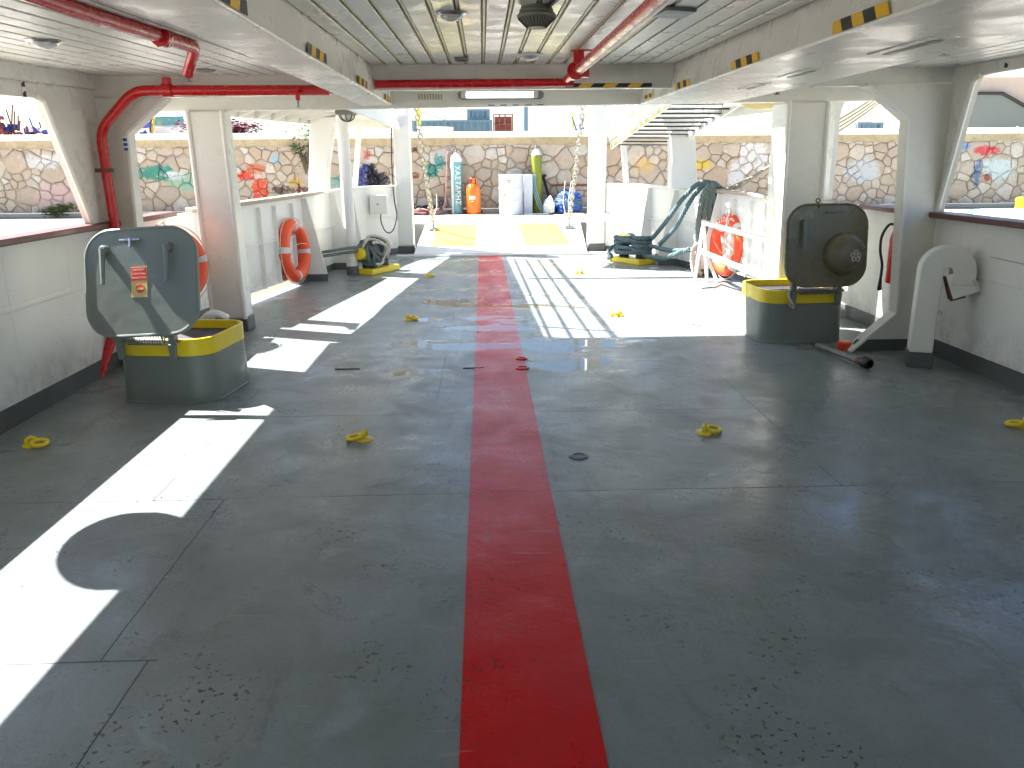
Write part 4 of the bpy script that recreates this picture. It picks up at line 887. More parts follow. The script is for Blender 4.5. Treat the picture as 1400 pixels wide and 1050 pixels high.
# ================================================================== BOLLARDS AND ROPES
def bollard(label, cx, cy, rz, mat='yellow'):
    root = thing('mooring_bollard', (cx, cy, 0), label, 'bollard', 'twin bollards on yellow base plates'); T = Matrix.Translation((cx, cy, 0)) @ Matrix.Rotation(rz, 4, 'Z')
    b = MB(); b.box(-.36, .36, -.19, .19, 0, .085, T); b.build('base_plate', 'yellow', root, bevel=.01)
    for x in (-.2, .2):
        b = MB(); b.lathe([(.085, .085), (.085, .36), (.115, .38), (.118, .40), (.10, .415), (.001, .42)], T @ Vector((x, 0, 0)), seg=22); po_ = b.build('post', 'black', root)
        b = MB(); b.lathe([(.119, 0), (.12, .012), (.10, .03), (.001, .034)], T @ Vector((x, 0, .402)), seg=22); b.build('cap', 'yellow', po_)
    return root, T
bo1, BT1 = bollard('twin bollard with a round bundle of rope, right of the round white pole', -1.66, 12.3, R(62))
bo2, BT2 = bollard('twin bollard wound with teal rope on the right, near the ramp', 2.42, 13.05, R(-58))
# left: ball of coils round the bollard
b = MB(); c = Vector((-1.68, 12.15, .32)); random.seed(3)
for k in range(24):
    ax = Vector((random.uniform(-1, 1), random.uniform(-1, .3), random.uniform(-.9, 1))).normalized(); q = Vector((0, 0, 1)).rotation_difference(ax)
    rad = random.uniform(.13, .225); pp = [c + q @ Vector((rad*math.cos(t)*(1+.05*math.sin(3*t)), rad*math.sin(t), .03*math.sin(2*t))) for t in [2*math.pi*j/20 for j in range(21)]]
    b.rope(pp, .026, .12, 5, 2)
tag(b.build('coiled_rope', 'rope_dark', None, (-1.68, 12.15, .1)), 'dark green mooring rope bundled round the left bollard', 'rope')
b = MB()
for rad, dx, a0_, a1_, dd_ in ((.205, .03, -.4, .75, -.19), (.25, .05, -.1, .9, -.12), (.16, .10, -.6, .6, -.22)): b.rope([(c.x+dx+rad*math.cos(t)*.8+.03*math.sin(3*t), c.y+dd_+.1*math.cos(t), c.z+rad*math.sin(t)) for t in [math.pi*(a0_+(a1_-a0_)*j/14) for j in range(15)]], .020, .1, 5, 2)
tag(b.build('pale_rope_end', 'rope_white', None, (-1.55, 12.0, .1)), 'pale rope loops over the bundle on the left bollard', 'rope')
b = MB(); b.lathe([(.085, 0), (.09, .02), (.085, .16), (.06, .17)], (-1.78, 12.05, .30), (-.45, -1, .1), 22); tag(b.build('yellow_drum_end', 'yellow', None, (-1.78, 12.0, .3)), 'yellow round bollard head poking out of the left rope bundle', 'bollard head')
b = MB(); b.rope([(-2.42, 11.62, .36), (-2.1, 11.75, .40), (-1.8, 11.95, .42)], .024, .13); b.rope([(-2.42, 11.6, .31), (-2.1, 11.75, .34), (-1.8, 11.97, .36)], .024, .13)
tag(b.build('mooring_line', 'rope_dark', None, (-2.1, 11.8, .35)), 'two dark ropes running from the left fairlead to the rope bundle', 'rope')
b = MB(); b.torus((-2.43, 11.60, .36), .10, .032, (1, -.3, 0), 28, 10, sx=1, sy=1.25); fl_ = b.build('fairlead', 'black', None, (-2.43, 11.6, .36)); tag(fl_, 'black and yellow oval fairlead in the left bulwark', 'fairlead')
b = MB(); b.torus((-2.40, 11.59, .36), .075, .018, (1, -.3, 0), 28, 8, sx=1, sy=1.25); b.build('inner_ring', 'yellow', fl_)
# right: figure-eight wraps
b = MB()
for k in range(6):
    z = .17+k*.048; w_ = random.uniform(-.015, .015); pts = []
    for j in range(25):
        t = 2*math.pi*j/24; x = (.33+w_)*math.sin(t); y = (.155+w_)*math.sin(2*t) if k % 2 else (.17+w_)*math.cos(t); pts.append(BT2 @ Vector((x, y, z + .02*math.sin(t+k))))
    b.rope(pts, .036, .15, 5, 2)
b.rope([BT2 @ Vector(p) for p in ((-.34, .05, .30), (-.44, -.05, .22), (-.40, -.18, .14), (-.28, -.2, .10), (-.36, -.22, .05))], .036, .16)
tag(b.build('wound_rope', 'rope_teal', None, (2.42, 13.0, .1)), 'thick teal rope wound round the right bollard', 'rope')
b = MB()
b.rope([(2.62, 12.8, .30), (2.82, 12.2, .28), (2.96, 11.8, .32), (3.04, 11.55, .36)], .037, .16)
b.rope([(2.55, 12.75, .14), (2.72, 12.2, .16), (2.86, 11.9, .26), (2.98, 11.6, .36)], .037, .16)
b.rope([(2.66, 12.8, .38), (2.78, 12.3, .70), (2.92, 12.0, 1.02), (3.08, 11.85, 1.24), (3.18, 11.7, 1.30), (3.30, 11.65, 1.26), (3.42, 11.7, 1.1)], .037, .16)
b.rope([(2.74, 12.5, .34), (2.86, 12.0, .64), (2.98, 11.75, 1.0), (3.14, 11.7, 1.24), (3.24, 11.6, 1.29), (3.34, 11.55, 1.24), (3.42, 11.6, 1.05)], .037, .16)
tag(b.build('mooring_line', 'rope_teal', None, (2.9, 12.3, .3)), 'teal ropes rising from the right bollard over the bulwark', 'rope')
b = MB()
for k, dx in enumerate((0, .07, .14, .20)):
    b.rope([(3.34+dx*.3, 11.5, 1.20), (3.24, 11.42+dx*.4, 1.27), (3.12+dx*.6, 11.42, 1.20), (3.06+dx, 11.42, .95), (3.05+dx, 11.45, .6), (3.07+dx, 11.5, .42-.03*k)], .040, .17)
tag(b.build('hanging_rope', 'rope_dark', None, (3.1, 11.45, .4)), 'green grey ropes hanging over the right bulwark rail', 'rope')
b = MB()
for k, dx in enumerate((0, .07)):
    b.rope([(3.05+dx, 11.45, .46), (2.98+dx, 11.38, .36), (2.97+dx*1.2, 11.35, .2), (3.0+dx, 11.33, .06), (3.04+dx, 11.33, .03)], .034, .14)
tag(b.build('pale_rope_tail', 'rope_white', None, (3.0, 11.35, 0)), 'frayed pale rope tail hanging down to the right deck', 'rope')
# mooring lines from right bulwark up to the quay wall
b = MB()
for k in range(4):
    o = k*.06; b.tube(smooth([(3.35+o, 11.2, 1.20+o*.3), (4.75+o*.6, 13.2, 1.50+o*.8), (6.2, 15.3, 1.86+o*1.2), (7.9+o*.5, 17.75, 2.34+o*1.6), (9.9+o, 20.6, 2.98+o*1.8)], 5), .030, 7)
b.lathe([(.05, -.1), (.085, 0), (.05, .12)], (4.75, 13.25, 1.51), (.56, .8, .17), 10)
tag(b.build('shore_line', 'rope_tan', None, (3.4, 11.2, 1.2)), 'bundle of pale mooring lines stretching up from the right rail to the quay wall', 'rope')

# white railing on the right deck
rl = thing('deck_railing', (3.0, 10, 0), 'white two bar railing with splayed legs in front of the right lifebuoy', 'railing')
b = MB(); b.box(2.97, 3.03, 8.35, 11.0, .755, .81); b.build('upper_bar', 'white', rl, bevel=.006)
b = MB(); b.box(2.975, 3.025, 8.35, 11.0, .36, .415); b.build('lower_bar', 'white', rl, bevel=.006)
for p, q_ in (((3.0, 10.98, .82), (2.90, 10.9, 0)), ((3.0, 10.96, .78), (3.03, 10.75, 0)), ((3.02, 10.93, .40), (3.16, 10.7, 0)), ((3.0, 8.45, .80), (3.0, 8.45, 0))):
    b = MB(); b.tube([p, q_], .024, 8); b.build('leg', 'white', rl)
b = MB(); b.tube([(2.97, 10.2, .01), (3.14, 10.45, .012), (3.30, 9.5, .01)], .008, 6); b.tube([(2.80, 10.15, .01), (2.92, 10.2, .012), (2.97, 10.2, .01)], .008, 6); tag(b.build('thin_rod', 'black', None, (3.0, 10.2, 0)), 'thin bent rods lying on the deck by the railing', 'rod')

# stair seen from below on the right
st = thing('raised_stair', (2.6, 12, 2.0), 'white open tread stair slanting down under the sky on the right', 'stair')
A0, A1 = Vector((2.02, 13.0, 1.83)), Vector((2.42, 10.7, 2.33)); B0, B1 = Vector((2.93, 13.0, 1.82)), Vector((3.33, 10.7, 2.33))
for P0, P1 in ((A0, A1), (B0, B1)):
    b = MB(); n = (P1-P0).normalized(); b.hexa([P0+Vector((-.015, 0, -.05)), P0+Vector((.015, 0, -.05)), P1+Vector((.015, 0, -.05)), P1+Vector((-.015, 0, -.05)), P0+Vector((-.015, 0, .06)), P0+Vector((.015, 0, .06)), P1+Vector((.015, 0, .06)), P1+Vector((-.015, 0, .06))]); b.build('stringer', 'white', st)
for i in range(11):
    t = (i+.4)/11; p = A0.lerp(A1, t); q_ = B0.lerp(B1, t)
    b = MB(); b.hexa([p+Vector((.015, -.055, -.01)), q_+Vector((-.015, -.055, -.01)), q_+Vector((-.015, .055, -.01)), p+Vector((.015, .055, -.01)), p+Vector((.015, -.055, .018)), q_+Vector((-.015, -.055, .018)), q_+Vector((-.015, .055, .018)), p+Vector((.015, .055, .018))])
    b.mi = 1; b.hexa([p+Vector((.015, -.062, .007)), q_+Vector((-.015, -.062, .007)), q_+Vector((-.015, -.0555, .007)), p+Vector((.015, -.0555, .007)), p+Vector((.015, -.062, .02)), q_+Vector((-.015, -.062, .02)), q_+Vector((-.015, -.0555, .02)), p+Vector((.015, -.0555, .02))])
    b.build('tread', ['black', 'white'], st)
b = MB(); k = 22
for i in range(k):
    b.mi = i % 2; p = A0.lerp(A1, i/k)+Vector((-.0165, 0, 0)); q_ = A0.lerp(A1, (i+1)/k)+Vector((-.0165, 0, 0))
    b.hexa([p+Vector((-.002, 0, -.045)), p+Vector((0, 0, -.045)), q_+Vector((0, 0, -.045)), q_+Vector((-.002, 0, -.045)), p+Vector((-.002, 0, .0)), p, q_, q_+Vector((-.002, 0, 0))])
b.build('hazard_tape', ['yellow', 'pale'], st)
b = MB(); b.hexa([A0+Vector((-.03, 0, .07)), A0+Vector((-.018, 0, .07)), A1+Vector((-.018, 0, .07)), A1+Vector((-.03, 0, .07)), A0+Vector((-.10, 0, .30)), A0+Vector((-.088, 0, .30)), A1+Vector((-.088, 0, .20)), A1+Vector((-.10, 0, .20))]); b.build('side_panel', 'white', st)
b = MB(); b.tube([A0+Vector((-.1, .1, .55)), A1+Vector((-.1, 0, .42))], .014, 6)
for t in (.05, .2, .35): b.tube([A0.lerp(A1, t)+Vector((-.1, 0, .28)), A0.lerp(A1, t+.06)+Vector((-.1, 0, .53))], .01, 5)
b.build('handrail', 'white', st)

# electrical box with cable on forward bulwark
eb = thing('electric_box', (-1.83, 14.5, .9), 'white electric box with a hanging black cable beside the left ramp pillar', 'electric box')
b = MB(); b.box(-1.98, -1.68, 14.30, 14.42, .74, 1.07); b.build('cabinet', 'white', eb, bevel=.01)
b = MB(); b.box(-1.86, -1.83, 14.292, 14.299, .90, .925); b.build('latch', 'steel', eb)
b = MB(); b.tube(smooth([(-1.80, 14.33, .74), (-1.80, 14.3, .62), (-1.74, 14.3, .46), (-1.65, 14.3, .42), (-1.57, 14.32, .52), (-1.54, 14.5, .72), (-1.60, 14.75, .98), (-1.62, 14.8, 1.6), (-1.60, 14.82, 2.2)], 6), .011, 6); b.build('cable', 'black', eb)

# ================================================================== RAMP
rpz = lambda y: 0.035 + (y-14.36)*0.115
rm = thing('boarding_ramp', (.3, 14.4, 0), 'white boarding ramp with two pale yellow squares leading up to the quay', 'ramp')
b = MB(); b.hexa([(-1.26, 14.37, -.09), (1.85, 14.37, -.09), (2.08, 17.6, rpz(17.6)-.10), (-1.22, 17.6, rpz(17.6)-.10), (-1.26, 14.37, rpz(14.37)), (1.85, 14.37, rpz(14.37)), (2.08, 17.6, rpz(17.6)), (-1.22, 17.6, rpz(17.6))]); b.build('plate', 'white', rm, bevel=.01)
for xs in ((-.98, -.16, -.99, -.15), (.77, 1.62, .71, 1.54)):
    b = MB(); b.hexa([(xs[0], 14.95, rpz(14.95)+.0005), (xs[1], 14.95, rpz(14.95)+.0005), (xs[3], 17.1, rpz(17.1)+.0005), (xs[2], 17.1, rpz(17.1)+.0005), (xs[0], 14.95, rpz(14.95)+.003), (xs[1], 14.95, rpz(14.95)+.003), (xs[3], 17.1, rpz(17.1)+.003), (xs[2], 17.1, rpz(17.1)+.003)]); b.build('yellow_square', 'ramp_yellow', rm)
b = MB(); b.tube([(-1.26, 14.365, .02), (1.85, 14.365, .02)], .014, 8); b.build('hinge_bar', 'steel', rm)
for x, y in ((-1.02, 16.5), (1.74, 16.55)):
    b = MB(); z = rpz(y); b.box(x-.09, x+.09, y-.12, y+.12, z, z+.05); b.prism([(y-.09, z+.05), (y+.09, z+.05), (y+.04, z+.17), (y-.04, z+.17)], 'x', x-.02, x+.02); b.build('chain_lug', 'steel', rm, bevel=.006)
def chain(p0, p1, label):
    p0, p1 = Vector(p0), Vector(p1); n = int((p1-p0).length/.085); t = (p1-p0).normalized(); b = MB()
    a = t.cross(Vector((1, 0, 0))).normalized(); c_ = t.cross(a)
    for i in range(n):
        o = p0.lerp(p1, (i+.5)/n) + Vector((0, 0, -.10))*math.sin(math.pi*(i+.5)/n); side = a if i % 2 else c_
        b.tube([o + t*(.055*math.cos(u)) + side*(.036*math.sin(u)) for u in [2*math.pi*j/12 for j in range(12)]], .016, 5, closed=True)
    return tag(b.build('ramp_chain', 'chain', None, p1), label, 'chain', 'pale chains holding the ramp')
chain((-1.22, 14.98, 3.1), (-1.02, 16.5, .40), 'pale painted chain rising from the left side of the ramp')
chain((1.86, 14.98, 3.1), (1.74, 16.55, .42), 'pale painted chain rising from the right side of the ramp')
b = MB(); b.rope([(-1.0, 16.3, rpz(16.3)+.03), (-.9, 15.8, rpz(15.8)+.02), (-.6, 15.3, rpz(15.3)+.02), (-.2, 15.05, rpz(15.05)+.02)], .012, .06); tag(b.build('thin_rope', 'rope_yellow', None, (-1, 16, .3)), 'thin yellow rope lying across the ramp from the left chain', 'rope')
b = MB(); b.tube([(-1.05, 16.5, .42), (-.98, 17.2, .72), (-1.0, 17.5, .95)], .006, 5); b.tube([(1.70, 16.6, .42), (1.66, 17.0, .8), (1.75, 17.5, 1.2)], .006, 5); b.tube([(1.76, 16.6, .42), (1.78, 17.1, .8), (1.88, 17.5, 1.2)], .006, 5); tag(b.build('light_lines', 'rope_white', None, (-1, 16.5, .4)), 'thin light lines tied beside the ramp chains', 'line')

# ================================================================== RIGHT SIDE OBJECTS
# gooseneck vent
gv = thing('gooseneck_vent', (3.5, 6.1, 0), 'white hooked gooseneck vent standing by the right wall with its flap open', 'vent')
GT = Matrix.Translation((3.36, 6.05, 0)) @ Matrix.Rotation(R(-20), 4, 'Z')
def gpoly(w_, rin, h):
    o = []; ro = rin+w_
    o += [(0, .12), (0, h)]
    for k in range(1, 13): a = math.pi - math.pi*k/12; o.append((ro+ro*math.cos(a), h+ro*math.sin(a)))
    o += [(2*ro, h-.10), (2*ro-w_, h-.10)]
    for k in range(13): a = math.pi*k/12; o.append((ro+rin*math.cos(a), h+rin*math.sin(a)))
    o += [(w_, .12)]; return o
b = MB(); b.prism(gpoly(.165, .032, .76), 'y', 0, .17, GT); b.build('duct', 'white', gv, bevel=.01)
b = MB(); b.box(-.008, .173, -.008, .178, 0, .12, GT); b.build('foot', 'kick', gv, bevel=.005)
b = MB(); b.box(.20, .385, .005, .017, -.19, 0, GT @ Matrix.Translation((0, 0, .655)) @ Matrix.Rotation(R(-22), 4, 'Y')); b.build('flap_edge', 'white', gv)
b = MB(); b.box(.195, .30, .018, .15, -.19, -.01, GT @ Matrix.Translation((-.0, 0, .655)) @ Matrix.Rotation(R(-18), 4, 'Y')); b.build('flap', 'rust', gv)
b = MB(); b.tube([GT @ Vector((.38, -.01, .70)), GT @ Vector((.38, -.05, .70))], .012, 8); b.tube([GT @ Vector((.40, -.02, .70)), GT @ Vector((.44, -.02, .60))], .006, 5); b.tube([GT @ Vector((.16, -.005, .46)), GT @ Vector((.19, -.015, .44))], .014, 6); b.build('wing_nut', 'silver', gv)
# fire extinguisher behind the frame
ex = thing('fire_extinguisher', (3.62, 7.05, .5), 'red fire extinguisher with a black hose half hidden by the right frame', 'fire extinguisher')
b = MB(); b.lathe([(.01, 0), (.065, .01), (.07, .03), (.07, .40), (.055, .46), (.02, .49)], (3.655, 7.0, .52), seg=22); b.build('cylinder', 'red', ex)
b = MB(); b.tube(smooth([(3.63, 6.96, 1.02), (3.54, 6.95, 1.05), (3.48, 6.95, .95), (3.48, 6.95, .82), (3.51, 6.95, .70), (3.51, 6.95, .58)], 6), .012, 8); b.lathe([(.012, 0), (.02, -.10), (.012, -.11)], (3.51, 6.95, .58), seg=12); b.build('hose', 'black', ex)
b = MB(); b.box(3.61, 3.70, 6.96, 7.0, 1.01, 1.05); b.build('valve', 'black', ex, bevel=.004)
# pipe and cup on the floor
pf = thing('loose_pipe', (2.92, 6.3, 0), 'grey green pipe with a dark fitting lying by the right hatch', 'pipe')
b = MB(); b.tube([(2.90, 6.72, .035), (3.0, 6.12, .035)], .024, 12); b.build('tube', 'hatch', pf)
b = MB(); b.tube([(2.995, 6.14, .036), (3.005, 6.06, .036)], .030, 12); b.build('collar', 'rust', pf)
b = MB(); b.lathe([(.025, 0), (.045, .01), (.045, .07), (.035, .09), (.026, .09), (.026, .02), (.001, .02)], (3.003, 6.07, .046), (.16, -1, 0), 18); b.build('hose_fitting', 'black', pf)
b = MB(); b.lathe([(.001, 0), (.055, 0), (.06, .06), (.05, .075), (.001, .07)], (3.12, 6.68, 0), seg=18); tag(b.build('orange_cap', 'sticker_red', None, (3.12, 6.68, 0)), 'small orange red cap on the deck behind the loose pipe', 'cap')

# ================================================================== STONE WALL AND QUAY THINGS
sw = thing('stone_wall', (0, 21.2, .35), 'long rubble stone quay wall with graffiti and a pale coping', 'stone wall')
def masonry():
    rnd = random.Random(42); X0, X1, Z0, Z1 = -17.0, 19.0, .40, 2.06; pts = []; cell = {}
    for _ in range(26000):
        x, z = rnd.uniform(X0-.4, X1+.4), rnd.uniform(Z0-.4, Z1+.4); r = rnd.choice((.16, .20, .26, .34, .42, .50)); k = (int(x//.5), int(z//.5)); ok = True
        for i in (-1, 0, 1):
            for j in (-1, 0, 1):
                for q in cell.get((k[0]+i, k[1]+j), ()):
                    if (q[0]-x)**2 + ((q[1]-z)*1.22)**2 < (.5*(q[2]+r))**2: ok = False; break
        if ok: pts.append((x, z, r)); cell.setdefault(k, []).append((x, z, r))
    b = MB(); b.box(-60, 60, 21.0, 21.55, .35, 2.04)
    lay = b.bm.loops.layers.color.new('stone')
    for f in b.bm.faces:
        for l in f.loops: l[lay] = (0, 0, 0, 1)
    for (x, z, r) in pts:
        poly = [(x-.6, z-.6), (x+.6, z-.6), (x+.6, z+.6), (x-.6, z+.6)]; k = (int(x//.5), int(z//.5))
        for i in (-2, -1, 0, 1, 2):
            for j in (-2, -1, 0, 1, 2):
                for q in cell.get((k[0]+i, k[1]+j), ()):
                    if q[0] == x and q[1] == z: continue
                    dx, dz = q[0]-x, q[1]-z; L = math.hypot(dx, dz); ux, uz = dx/L, dz/L; lim = L*(r/(r+q[2]))-.008
                    out = []
                    for a_, c_ in zip(poly, poly[1:]+poly[:1]):
                        da = (a_[0]-x)*ux+(a_[1]-z)*uz-lim; dc = (c_[0]-x)*ux+(c_[1]-z)*uz-lim
                        if da <= 0: out.append(a_)
                        if da*dc < 0: t = da/(da-dc); out.append((a_[0]+(c_[0]-a_[0])*t, a_[1]+(c_[1]-a_[1])*t))
                    poly = out
                    if len(poly) < 3: break
                if len(poly) < 3: break
            if len(poly) < 3: break
        if len(poly) < 3: continue
        poly = [(px, max(Z0, min(Z1-.03, pz))) for px, pz in poly]
        # round the corners, roughen the outline
        rp_ = []
        for a_, c_, e_ in zip(poly[-1:]+poly[:-1], poly, poly[1:]+poly[:1]):
            for (u, v, t) in ((a_, c_, .20), (c_, c_, 0), (c_, e_, .20)):
                if u is v: rp_.append((c_[0]*.93+(a_[0]+e_[0])*.035, c_[1]*.93+(a_[1]+e_[1])*.035))
                elif v is c_: rp_.append((c_[0]+(u[0]-c_[0])*t, c_[1]+(u[1]-c_[1])*t))
                else: rp_.append((c_[0]+(v[0]-c_[0])*t, c_[1]+(v[1]-c_[1])*t))
        cx = sum(p[0] for p in rp_)/len(rp_); cz = sum(p[1] for p in rp_)/len(rp_)
        area = abs(sum(p[0]*q[1]-q[0]*p[1] for p, q in zip(rp_, rp_[1:]+rp_[:1])))/2
        if area < .006: continue
        def wob(p): return (p[0]+.022*mnoise.noise(Vector((p[0]*7, 0, p[1]*7))), p[1]+.022*mnoise.noise(Vector((p[0]*7, 5, p[1]*7))))
        rp_ = [wob(p) for p in rp_]; dpt = rnd.uniform(.02, .055); tl = rnd.uniform(-.10, .10); tz = rnd.uniform(-.08, .08)
        rings = []
        for sc, dy in ((1.0, -.002), (.98, dpt*.7), (.91, dpt), (.5, dpt+.006)):
            rings.append([b.bm.verts.new((cx+(p[0]-cx)*sc, 21.0-max(.001, dy+(tl*(p[0]-cx)+tz*(p[1]-cz) if dy > 0 else 0)), cz+(p[1]-cz)*sc)) for p in rp_])
        col = (rnd.uniform(.05, 1), rnd.random(), rnd.random(), 1); n = len(rp_); fs = []
        for A, B in zip(rings, rings[1:]):
            for i in range(n): fs.append(b._f([A[i], A[(i+1) % n], B[(i+1) % n], B[i]]))
        fs.append(b._f(rings[-1]))
        for f in fs:
            if f:
                for l in f.loops: l[lay] = col
    return b.build('masonry', 'stone', sw, angle=50)
masonry()
b = MB(); nseg = 480; zt = 2.20
pr = []
for i in range(nseg+1):
    x = -60+120*i/nseg; pr.append((x, 2.02+.035*mnoise.noise(Vector((x*1.7, 0, 3)))))
b.prism(pr + [(60, zt), (-60, zt)], 'y', 20.965, 21.55); b.build('mortar_course', 'coping', sw, angle=20)
b = MB(); b.box(-60, 60, 20.93, 21.6, zt+.001, 2.345); b.build('coping', 'pale', sw, bevel=.01)
b = MB(); b.tube([(-60, 20.90, 2.31), (60, 20.90, 2.31)], .03, 8); b.build('pipe_run', 'silver', sw)
b = MB(); b.box(-60, 60, 20.90, 20.995, .35, .47); b.build('foot_ledge', 'concrete', sw, bevel=.02)

cy = thing('gas_cylinder', (-.66, 20.6, .35), 'tall teal and white gas cylinder with painted letters by the wall', 'gas cylinder', 'tall gas cylinders by the wall')
def cyl(root, c, h, r, mats, split=None, lean=(0, .04)):
    ax = Vector((lean[0], lean[1], 1)).normalized(); prof = [(r*.93, 0), (r, .03), (r, h-.24), (r*.96, h-.17), (r*.75, h-.08), (r*.35, h-.03), (.03, h-.02)]
    b = MB(); b.lathe(prof, c, ax, 26)
    if split:
        for f in b.bm.faces:
            z = (f.calc_center_median()-Vector(c)).dot(ax); f.material_index = 1 if z > split[0] or split[1](f.calc_center_median()) else 0
    o = b.build('body', mats, root)
    b = MB(); b.lathe([(.03, h-.02), (.03, h+.04), (.018, h+.05), (.018, h+.09)], c, ax, 12); t = Vector(c)+ax*(h+.05); b.tube([t, t+Vector((.06, -.02, 0))], .012, 8); b.build('valve', 'steel', root); return o
cyl(cy, (-.66, 20.62, .35), 1.50, .145, ['teal_cyl', 'pale'], (1.22, lambda v: v.x < -.73))
b = MB(); T = Matrix.Translation((-.635, 20.455, 1.05)) @ Matrix.Rotation(R(90), 4, 'X') @ Matrix.Rotation(R(-90), 4, 'Z')
b.text('ΧΑΣΤΑΚΗΣ', .175, T, .004); b.build('lettering', 'sign_white', cy, norm=False)
b = MB(); b.tube(smooth([(-.70, 20.55, 1.93), (-.86, 20.5, 1.85), (-.90, 20.45, 1.4), (-.93, 20.45, .95), (-.97, 20.4, .6), (-1.1, 20.3, .42), (-1.25, 20.2, .38)], 6), .012, 6); b.build('hose', 'hose_pink', cy)
b = MB(); b.lathe([(.05, -.02), (.05, .02)], (-.82, 20.52, 1.92), (0, -1, 0), 14); b.lathe([(.04, -.02), (.04, .02)], (-.74, 20.5, 2.0), (0, -1, 0), 14); b.build('gauges', 'steel', cy)
go = thing('gas_cylinder', (1.34, 20.6, .35), 'tall olive green gas cylinder leaning on the stone wall', 'gas cylinder', 'tall gas cylinders by the wall')
cyl(go, (1.37, 20.60, .35), 1.58, .13, ['green_cyl', 'pale'], (1.38, lambda v: False), (-.02, .06))
gb = thing('gas_bottle', (-.25, 20.5, .35), 'squat orange gas bottle with a collar beside the teal cylinder', 'gas bottle')
b = MB(); b.lathe([(.16, 0), (.17, .03), (.175, .06), (.18, .10), (.18, .60), (.165, .67), (.11, .73), (.05, .75)], (-.25, 20.45, .35), seg=28); b.build('body', 'gas_orange', gb)
b = MB(); b.torus((-.25, 20.45, 1.22), .085, .014, (0, 0, 1), 24, 6)
for k in range(3): a = 2*math.pi*k/3+.6; b.cbox((-.25+.085*math.cos(a), 20.45+.085*math.sin(a), 1.16), (.05, .02, .14), Matrix.Rotation(a+math.pi/2, 4, 'Z'))
b.build('collar', 'gas_orange', gb)
b = MB(); b.lathe([(.025, 0), (.025, .12), (.04, .13), (.04, .17)], (-.25, 20.45, 1.09), seg=12); b.build('valve', 'black', gb)
b = MB(); b.box(-.345, -.20, 20.262, 20.268, .72, .80); b.box(-.30, -.24, 20.262, 20.268, .66, .68); b.build('label', 'sign_white', gb)
dr = thing('oil_drum', (.68, 20.2, .35), 'pale grey metal drum with faded labels in front of the wall', 'drum')
b = MB(); b.lathe([(.29, 0), (.30, .01), (.295, .02), (.29, .30), (.30, .32), (.29, .34), (.29, .60), (.30, .62), (.29, .64), (.29, .93), (.30, .95), (.29, .96), (.285, .94), (.001, .94)], (.68, 20.2, .35), seg=36); b.build('body', 'drum', dr)
def arc_plate(mb, c, r, a0, a1, z0, z1, n=8):
    for i in range(n):
        A = a0+(a1-a0)*i/n; B = a0+(a1-a0)*(i+1)/n
        p = [(c[0]+r*math.sin(A), c[1]-r*math.cos(A)), (c[0]+r*math.sin(B), c[1]-r*math.cos(B))]; q_ = [(c[0]+(r+.003)*math.sin(A), c[1]-(r+.003)*math.cos(A)), (c[0]+(r+.003)*math.sin(B), c[1]-(r+.003)*math.cos(B))]
        mb.hexa([(*p[0], z0), (*p[1], z0), (*q_[1], z0), (*q_[0], z0), (*p[0], z1), (*p[1], z1), (*q_[1], z1), (*q_[0], z1)])
b = MB(); arc_plate(b, (.68, 20.2), .293, -1.1, .0, 1.06, 1.2); b.build('faded_label', 'pale', dr); b = MB(); b.mi = 1; arc_plate(b, (.68, 20.2), .297, -1.05, -.55, 1.17, 1.185); arc_plate(b, (.68, 20.2), .297, -.45, -.05, 1.17, 1.185); b.mi = 2; arc_plate(b, (.68, 20.2), .297, -.35, -.05, 1.12, 1.15); arc_plate(b, (.68, 20.2), .297, -1.1, -.45, .80, .86)
b.build('printed_marks', ['pale', 'black', 'hose_pink'], dr)
bx = MB(); bx.box(1.0, 1.22, 20.3, 20.7, .35, 1.30); tag(bx.build('grey_crate', 'drum', None, (1.1, 20.5, .35), bevel=.01), 'narrow grey box standing between the drum and the green cylinder', 'box')
an = thing('iron_anchor', (1.7, 20.6, .35), 'dark iron bar with a flared head leaning on the wall beside the blue netting', 'anchor')
b = MB(); b.tube([(1.76, 20.45, .36), (1.53, 20.85, 1.22)], .035, 10); b.build('shank', 'black', an)
b = MB(); b.tube([(1.45, 20.86, 1.24), (1.61, 20.86, 1.27)], [.04, .03], 10); b.lathe([(.06, 0), (.06, .05), (.02, .06)], (1.53, 20.83, 1.22), (-.2, .3, 1), 12); b.build('head', 'black', an)
def blob(name, mat, c, sx, sy, sz, label, cat, freq=3.0, amp=.25, wires=None):
    b = MB(); bmesh.ops.create_icosphere(b.bm, subdivisions=4, radius=1)
    for v in b.bm.verts:
        n_ = mnoise.noise(v.co*freq*.5+Vector(c)) + .5*mnoise.noise(v.co*freq*1.7+Vector(c)); v.co *= 1+amp*n_
        v.co = Vector((v.co.x*sx, v.co.y*sy, max(v.co.z, -.45)*sz)) + Vector(c)
    o = b.build(name, mat, None, (c[0], c[1], .35), angle=60)
    return tag(o, label, cat)
bn = blob('netting_heap', 'blue_tarp', (2.12, 20.35, .56), .33, .26, .36, 'heap of bright blue netting on the quay by the right chain', 'netting')
b = MB(); random.seed(11)
for k in range(26):
    a = random.uniform(0, 6.28); t0 = random.uniform(-.2, .9); pts = []
    for j in range(7):
        u = a+j*.35; e = t0+random.uniform(-.3, .3)*.6; ce = math.cos(max(-.3, min(1.4, e)))
        pts.append((2.12+.35*ce*math.cos(u), 20.35+.28*ce*math.sin(u), .56+.38*math.sin(max(-.3, min(1.4, e)))))
    b.tube(smooth(pts, 3), .009, 4)
b.build('net_cords', 'cont_blue', bn)
blob('white_sack', 'sack', (1.62, 20.15, .50), .13, .12, .26, 'small white sack beside the green cylinder', 'sack', 2.0, .35)
